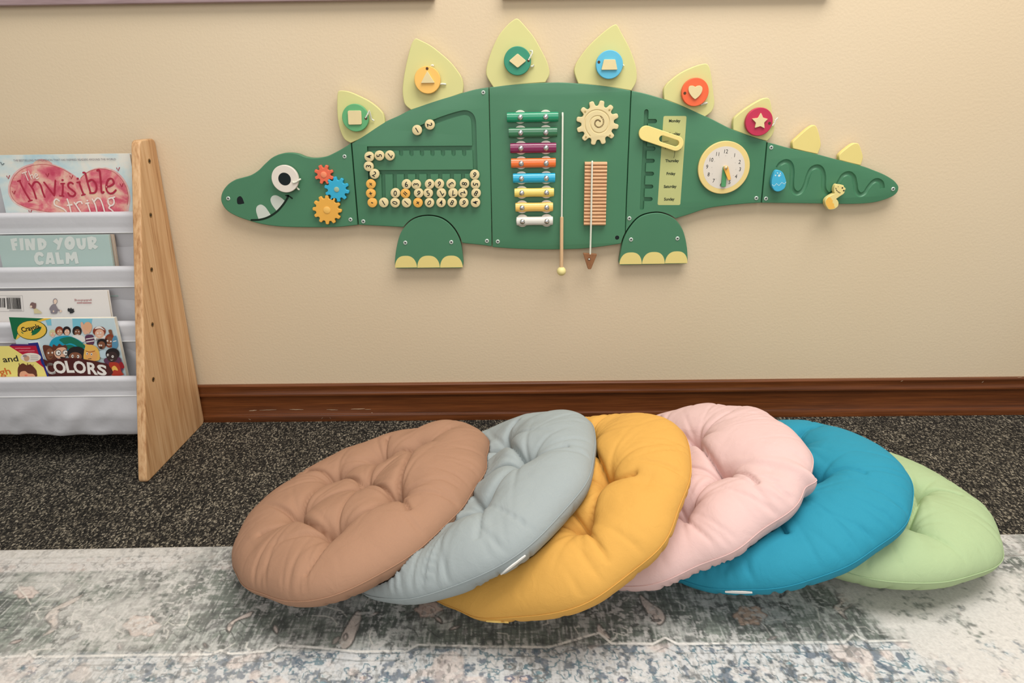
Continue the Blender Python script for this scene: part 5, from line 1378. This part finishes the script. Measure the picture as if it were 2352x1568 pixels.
# ================================================================== FLOOR CUSHIONS
GC = 'overlapping round tufted floor cushions'
CUSH = {  # centre x, y, z, tilt along x, tilt along y, tuft ring phase (degrees), radius harmonics
    'green': ((0.5797, -0.4621, 0.0482), 0.0460, 0.0805, -10, [(-0.0020, 0.0012), (-0.0036, 0.0056), (-0.0017, 0.0059), (-0.0029, -0.0004), (-0.0090, 0.0049)]), # rms 4.3 max 11.2
    'teal': ((0.4041, -0.4961, 0.0882), -0.3135, 0.0555, -28, [(-0.0002, 0.0002), (-0.0122, -0.0054), (0.0054, -0.0111), (-0.0026, -0.0094), (0.0044, -0.0007)]), # rms 2.7 max 6.1
    'pink': ((0.2560, -0.4873, 0.1041), -0.4201, 0.0530, -38, [(0.0004, -0.0003), (-0.0108, 0.0023), (0.0121, -0.0138), (-0.0118, -0.0080), (-0.0104, -0.0049)]), # rms 4.0 max 8.6
    'yellow': ((0.0543, -0.5598, 0.1143), -0.4421, -0.0206, -20, [(0.0003, -0.0008), (0.0115, -0.0167), (-0.0007, 0.0097), (0.0140, 0.0177), (-0.0003, 0.0069)]), # rms 3.6 max 7.7
    'grey': ((-0.0716, -0.5387, 0.1158), -0.4550, 0.1017, -16, [(-0.0007, -0.0004), (-0.0284, -0.0008), (-0.0142, 0.0164), (-0.0025, 0.0143), (-0.0059, 0.0073)]), # rms 2.0 max 3.5
    'tan': ((-0.2624, -0.5107, 0.0891), -0.3033, 0.0613, -38, [(0.0012, 0.0011), (-0.0242, 0.0245), (-0.0389, 0.0444), (-0.0001, 0.0004), (-0.0002, -0.0165)]), # rms 3.9 max 13.5
}
TUFT_PX = {  # tuft buttons seen in the photograph
    'tan': [(772, 1111), (880, 1063), (965, 1038), (912, 1154), (773, 1235), (690, 1200), (842, 1126)],
    'grey': [(1164, 1027), (1212, 1073), (1112, 1174)], 'yellow': [(1395, 1111), (1345, 1214)],
    'pink': [(1598, 1018), (1664, 1098), (1571, 1180)], 'teal': [(1873, 1113)], 'green': [(2104, 1142), (2079, 1216)],
}
CR0 = 0.23
NT, NR = 360, 104
def cushion_local(seed, phase, harm, nub=None, seen=(), T1=0.062, T2=0.050):
    """(top, bottom) grids of local (u, v, h): NT angles x NR rings"""
    th = np.linspace(0, 2 * math.pi, NT, endpoint=False)
    rs = np.sin(np.linspace(0, 1, NR) * math.pi / 2) ** 0.92
    TH_, RH = np.meshgrid(th, rs, indexing='ij')
    R = np.full(NT, CR0)
    for k, (a, b) in enumerate(harm):
        R = R * (1 + a * np.cos((k + 1) * th) + b * np.sin((k + 1) * th))
    r1 = np.random.default_rng(seed)
    wob = sum(r1.uniform(-1, 1) * 0.0016 * np.sin(k * th + r1.uniform(0, 6.28)) for k in range(4, 15))
    R = R + wob
    if nub is not None:
        R = R + 0.014 * np.exp(-((np.angle(np.exp(1j * (th - nub)))) / 0.045) ** 2)
    U = RH * R[:, None] * np.cos(TH_); V = RH * R[:, None] * np.sin(TH_)
    prof = np.maximum(1 - RH ** 3.4, 0) ** 0.5
    def side(T, flip):
        h = T * prof
        mid = (0.0, 0.0); rg = []
        for k in range(6):
            rg.append((0.107 * math.cos(math.radians(phase + 60 * k) + r1.uniform(-.07, .07)), 0.107 * math.sin(math.radians(phase + 60 * k) + r1.uniform(-.07, .07))))
        if not flip:
            for (a, b) in seen:
                if math.hypot(a, b) < 0.045: mid = (a, b); continue
                kk = min(range(6), key=lambda k: math.hypot(rg[k][0] - a, rg[k][1] - b)); rg[kk] = (a, b)
        rg.sort(key=lambda p: math.atan2(p[1], p[0]))
        tf = [(mid[0], mid[1], 0.6)] + [(p[0], p[1], 1.0) for p in rg]
        body = np.zeros_like(h)
        # sunken middle inside the ring
        body += 0.010 * np.exp(-((RH * CR0) / 0.085) ** 4)
        for (a, b, am) in tf:
            d = np.hypot(U - a, V - b)
            body += am * (0.027 * np.exp(-d / 0.017) + 0.010 * np.exp(-(d / 0.045) ** 2))
            ang = np.arctan2(V - b, U - a)
            fold = np.zeros_like(h)
            for j in range(7):                                      # gathers fanning out of the tuft
                aj = r1.uniform(-math.pi, math.pi); ln = r1.uniform(0.018, 0.050)
                da = np.angle(np.exp(1j * (ang - aj))); perp = d * np.sin(np.abs(da)); fw = np.cos(da) > 0
                fold += fw * np.exp(-d / ln) * np.exp(-(perp / 0.0040) ** 2) * r1.uniform(0.3, 1.0)
            body += am * 0.0095 * fold * (1 - np.exp(-(d / 0.006) ** 2))
        def seg(p, q, amp, wd, bow):
            p = np.array(p); q = np.array(q); ab = q - p; L2 = ab @ ab
            tt = ((U - p[0]) * ab[0] + (V - p[1]) * ab[1]) / L2
            tc_ = np.clip(tt, 0, 1); nn = np.array([-ab[1], ab[0]]) / math.sqrt(L2)
            off = bow * np.sin(np.pi * tc_)
            d = np.hypot(U - p[0] - ab[0] * tc_ - nn[0] * off, V - p[1] - ab[1] * tc_ - nn[1] * off)
            return amp * ((np.exp(-d / wd) + 0.55 * np.exp(-(d / 0.0026) ** 2)) * (1 - 0.40 * np.sin(np.pi * tc_)))
        for k in range(6):
            p, q = tf[1 + k][:2], tf[1 + (k + 1) % 6][:2]
            body += seg(p, q, 0.0230 * r1.uniform(0.75, 1.15), 0.0050, r1.uniform(-0.012, 0.004))
            body += seg(p, mid, 0.0125 * r1.uniform(0.4, 1.1), 0.0048, r1.uniform(-0.008, 0.008))
            body += 0.0075 * r1.uniform(0.3, 1.0) * np.exp(-((np.angle(np.exp(1j * (TH_ - math.atan2(p[1], p[0]) - r1.uniform(-.15, .15))))) / 0.11) ** 2) * np.clip((RH - 0.5) * 3, 0, 1) * np.clip((1 - RH) * 6, 0, 1)
            o = np.array(p) / np.linalg.norm(p)
            ro = r1.uniform(-0.35, 0.35); o2 = np.array([o[0] * math.cos(ro) - o[1] * math.sin(ro), o[0] * math.sin(ro) + o[1] * math.cos(ro)])
            body += seg(p, np.array(p) + o2 * r1.uniform(0.05, 0.095), 0.0125 * r1.uniform(0.4, 1.2), 0.0042, r1.uniform(-0.01, 0.01)) * (1 - RH ** 6)
        h = h - body * np.clip(prof * 1.3, 0, 1)
        # gathered pleats at the seam
        pl_ = np.zeros_like(h)
        clu = r1.uniform(0, 2 * math.pi, 7)
        for j in range(90):
            aj = clu[j % 7] + r1.normal(0, 0.22) if j % 3 else r1.uniform(0, 2 * math.pi); am = r1.uniform(0.1, 1.0) ** 2; wd = r1.uniform(0.007, 0.020); ln = r1.uniform(0.05, 0.20); sk_ = r1.uniform(-0.5, 0.5)
            da = np.angle(np.exp(1j * (TH_ - aj - sk_ * (1 - RH))))
            pl_ += am * np.exp(-(da / wd) ** 2) * np.exp(-(1 - RH) / ln)
        h = h - 0.0085 * np.minimum(pl_, 1.3) * np.clip(prof * 2.2, 0, 1)
        h = h + 0.0050 * (vnoise(U * 17 + seed, V * 17 + (7 if flip else 0), seed, 3) - 0.5) * np.clip(prof * 1.5, 0, 1)
        return np.maximum(h, 0.0006) if T > 0 else h
    top = side(T1, False); bot = side(T2, True)
    return U, V, top, bot, RH
def frame_of(c, a, b):
    n = np.array([a, b, math.sqrt(1 - a * a - b * b)])
    e1 = np.cross([0, 1, 0], n); e1 /= np.linalg.norm(e1); e2 = np.cross(n, e1)
    return e1, e2, n
FLOOR = 0.0065
def shape_cushion(key, seed, nub_px=None):
    (c, a, b, ph, harm) = CUSH[key]
    c = np.array(c) + np.array([0, 0, 0.004])
    e1, e2, n = frame_of(c, a, b)
    nub = None
    if nub_px:
        d = ray(*nub_px); q = CAM + d * ((c - CAM) @ n) / (d @ n) - c
        nub = math.atan2(q @ e2, q @ e1)
    seen = []
    for q in TUFT_PX[key]:
        d = ray(*q); o_ = c + n * 0.026
        X_ = CAM + d * ((o_ - CAM) @ n) / (d @ n) - o_
        seen.append((X_ @ e1, X_ @ e2))
    U, V, top, bot, RH = cushion_local(seed, ph, harm, nub, seen)
    Pt = c + U[..., None] * e1 + V[..., None] * e2 + top[..., None] * n
    Pb = c + U[..., None] * e1 + V[..., None] * e2 - bot[..., None] * n
    return dict(key=key, c=c, Pt=Pt, Pb=Pb, RH=RH)
def cushion_mesh(S):
    Pt, Pb = S['Pt'], S['Pb']
    v = np.concatenate([Pt[:1, 0], Pt[:, 1:].reshape(-1, 3), Pb[:1, 0], Pb[:, 1:-1].reshape(-1, 3)])
    it = np.zeros((NT, NR), int); it[:, 1:] = 1 + np.arange(NT * (NR - 1)).reshape(NT, NR - 1)
    cb = 1 + NT * (NR - 1)
    ib = np.full((NT, NR), cb); ib[:, 1:-1] = cb + 1 + np.arange(NT * (NR - 2)).reshape(NT, NR - 2); ib[:, -1] = it[:, -1]
    f = []
    for i in range(NT):
        k = (i + 1) % NT
        f.append((0, it[i, 1], it[k, 1])); f.append((cb, ib[k, 1], ib[i, 1]))
        for j in range(1, NR - 1):
            f.append((it[i, j], it[i, j + 1], it[k, j + 1], it[k, j]))
            f.append((ib[i, j], ib[k, j], ib[k, j + 1], ib[i, j + 1]))
    return v, f, v[it[:, -1]]
def to_floor(S):
    rim = np.clip((1 - S['RH']) * 10, 0, 1)
    S['Pb'][..., 2] = np.maximum(S['Pb'][..., 2], FLOOR + 0.0012)
    S['Pt'][..., 2] = np.maximum(S['Pt'][..., 2], np.maximum(S['Pb'][..., 2], FLOOR + 0.0016) + 0.004 * rim)
    S['Pb'][:, -1] = S['Pt'][:, -1]
def press(S, uppers):
    """cushion S gives way under the cushions lying on it"""
    own = BVHTree.FromPolygons(*[[tuple(p) for p in q] if k == 0 else [tuple(map(int, r)) for r in q] for k, q in enumerate(cushion_mesh(S)[:2])])
    for Up in uppers:
        bv, rim = Up['bvh'], Up['rim']
        lo, hi = rim.min(0) - 0.07, rim.max(0) + 0.07
        req = np.zeros(len(rim)); kd = KDTree(len(rim))
        for k, p in enumerate(rim):
            kd.insert(Vector((p[0], p[1], 0)), k)
            h = own.ray_cast(Vector((p[0], p[1], 1)), Vector((0, 0, -1)))
            if h[0] is not None: req[k] = max(0.0, h[0].z - (p[2] - 0.002))
        kd.balance()
        req = np.convolve(np.concatenate([req[-6:], req, req[:6]]), np.ones(13) / 13, 'valid')
        Pt = S['Pt']
        cap = np.full(Pt.shape[:2], 9.0)
        sel = (Pt[..., 0] > lo[0]) & (Pt[..., 0] < hi[0]) & (Pt[..., 1] > lo[1]) & (Pt[..., 1] < hi[1])
        for i, j in np.argwhere(sel):
            p = Pt[i, j]
            h = bv.ray_cast(Vector((p[0], p[1], -1)), Vector((0, 0, 1)))
            if h[0] is not None:
                cap[i, j] = h[0].z - 0.0018
            else:
                co, k, d = kd.find(Vector((p[0], p[1], 0)))
                if d < 0.07: cap[i, j] = p[2] - req[k] * math.exp(-(d / 0.030) ** 2)
        S['Pt'][..., 2] = np.minimum(Pt[..., 2], cap)
    rimw = np.clip((1 - S['RH']) * 10, 0, 1)
    S['Pb'][..., 2] = np.minimum(S['Pb'][..., 2], S['Pt'][..., 2] - 0.004 * rimw)
    S['Pb'][..., 2] = np.maximum(S['Pb'][..., 2], FLOOR + 0.0008)
    S['Pt'][..., 2] = np.maximum(S['Pt'][..., 2], S['Pb'][..., 2] + 0.0008 * rimw)
    S['Pb'][:, -1] = S['Pt'][:, -1]
def finish_cushion(S, rgb, label, tags=()):
    key = S['key']; v, f, rim, bv = S['v'], S['f'], S['rim'], S['bvh']
    m = fabric_material('cotton_' + key, rgb, sheen=0.0, bump=0.3)
    t = thing('floor_cushion', label, 'cushion', (S['c'][0], S['c'][1], float(v[:, 2].min())), GC)
    obj('cover', mesh('cushion', v, f), m, t, angle=180)
    cen = rim.mean(0)
    ro = rim + (rim - cen) / np.linalg.norm(rim - cen, axis=1)[:, None] * 0.0006
    ro[:, 2] = np.maximum(ro[:, 2], FLOOR + 0.001)
    obj('seam', tube(list(np.concatenate([ro, ro[:2]])), 0.0007, 6, False), m, t)
    for (pa, pb, hgt, col, nm) in tags:
        vis = []
        for s_ in np.linspace(0, 1, 9):
            p = np.array(pa) + (np.array(pb) - np.array(pa)) * s_
            h = bv.ray_cast(Vector(CAM), Vector(ray(*p)).normalized())
            if h[0] is not None: vis.append((np.array(h[0]), np.array(h[1])))
        if len(vis) > 3:
            vv, ff = [], []
            K = len(vis)
            for i, (p, nn) in enumerate(vis):
                if nn @ (CAM - p) < 0: nn = -nn
                tdir = vis[min(K - 1, i + 1)][0] - vis[max(0, i - 1)][0]; tdir /= np.linalg.norm(tdir) + 1e-9
                up = np.cross(nn, tdir); taper = hgt * (0.35 + 0.65 * math.sin(math.pi * (i + .5) / K))
                for (s1, s2) in ((-.5, .0022), (.5, .0022), (.5, .0002), (-.5, .0002)):
                    vv.append(p + up * taper * s1 + nn * s2)
            for i in range(K - 1):
                for k in range(4):
                    ff.append((4 * i + k, 4 * i + (k + 1) % 4, 4 * i + 4 + (k + 1) % 4, 4 * i + 4 + k))
            ff.append((0, 1, 2, 3)); ff.append((4 * K - 1, 4 * K - 2, 4 * K - 3, 4 * K - 4))
            obj('care_tag', mesh('tag', vv, ff), col, t, label=nm)
tagw = mat('tag_white', (228, 226, 220), 0.7)
CS = [shape_cushion(k, sd, nub) for k, sd, nub in [('tan', 606, None), ('grey', 505, None), ('yellow', 404, None), ('pink', 303, (1880, 1104)), ('teal', 202, None), ('green', 101, None)]]
for i, S in enumerate(CS):                    # from the topmost cushion down
    to_floor(S)
    if i: press(S, CS[max(0, i - 2):i])
    S['v'], S['f'], S['rim'] = cushion_mesh(S)
    S['bvh'] = BVHTree.FromPolygons([tuple(p) for p in S['v']], [tuple(map(int, q)) for q in S['f']])
finish_cushion(CS[0], (162, 124, 99), 'tan brown tufted floor cushion on top at the bookshelf end')
finish_cushion(CS[1], (150, 158, 158), 'blue-grey tufted floor cushion between the tan and yellow ones', [((1151, 1316), (1206, 1274), 0.0035, tagw, 'white tag')])
finish_cushion(CS[2], (206, 156, 76), 'mustard yellow tufted floor cushion between the grey and pink ones', [((1118, 1424), (1168, 1427), 0.003, mat('tag_yellow', (240, 206, 120), 0.6), 'pale yellow tag')])
finish_cushion(CS[3], (210, 178, 173), 'blush pink tufted floor cushion between the yellow and turquoise ones')
finish_cushion(CS[4], (40, 136, 160), 'turquoise blue tufted floor cushion leaning on the pale green one', [((1666, 1357), (1728, 1358.5), 0.0045, tagw, 'white tag')])
finish_cushion(CS[5], (164, 184, 140), 'pale green tufted floor cushion lying flat at the bottom of the row')
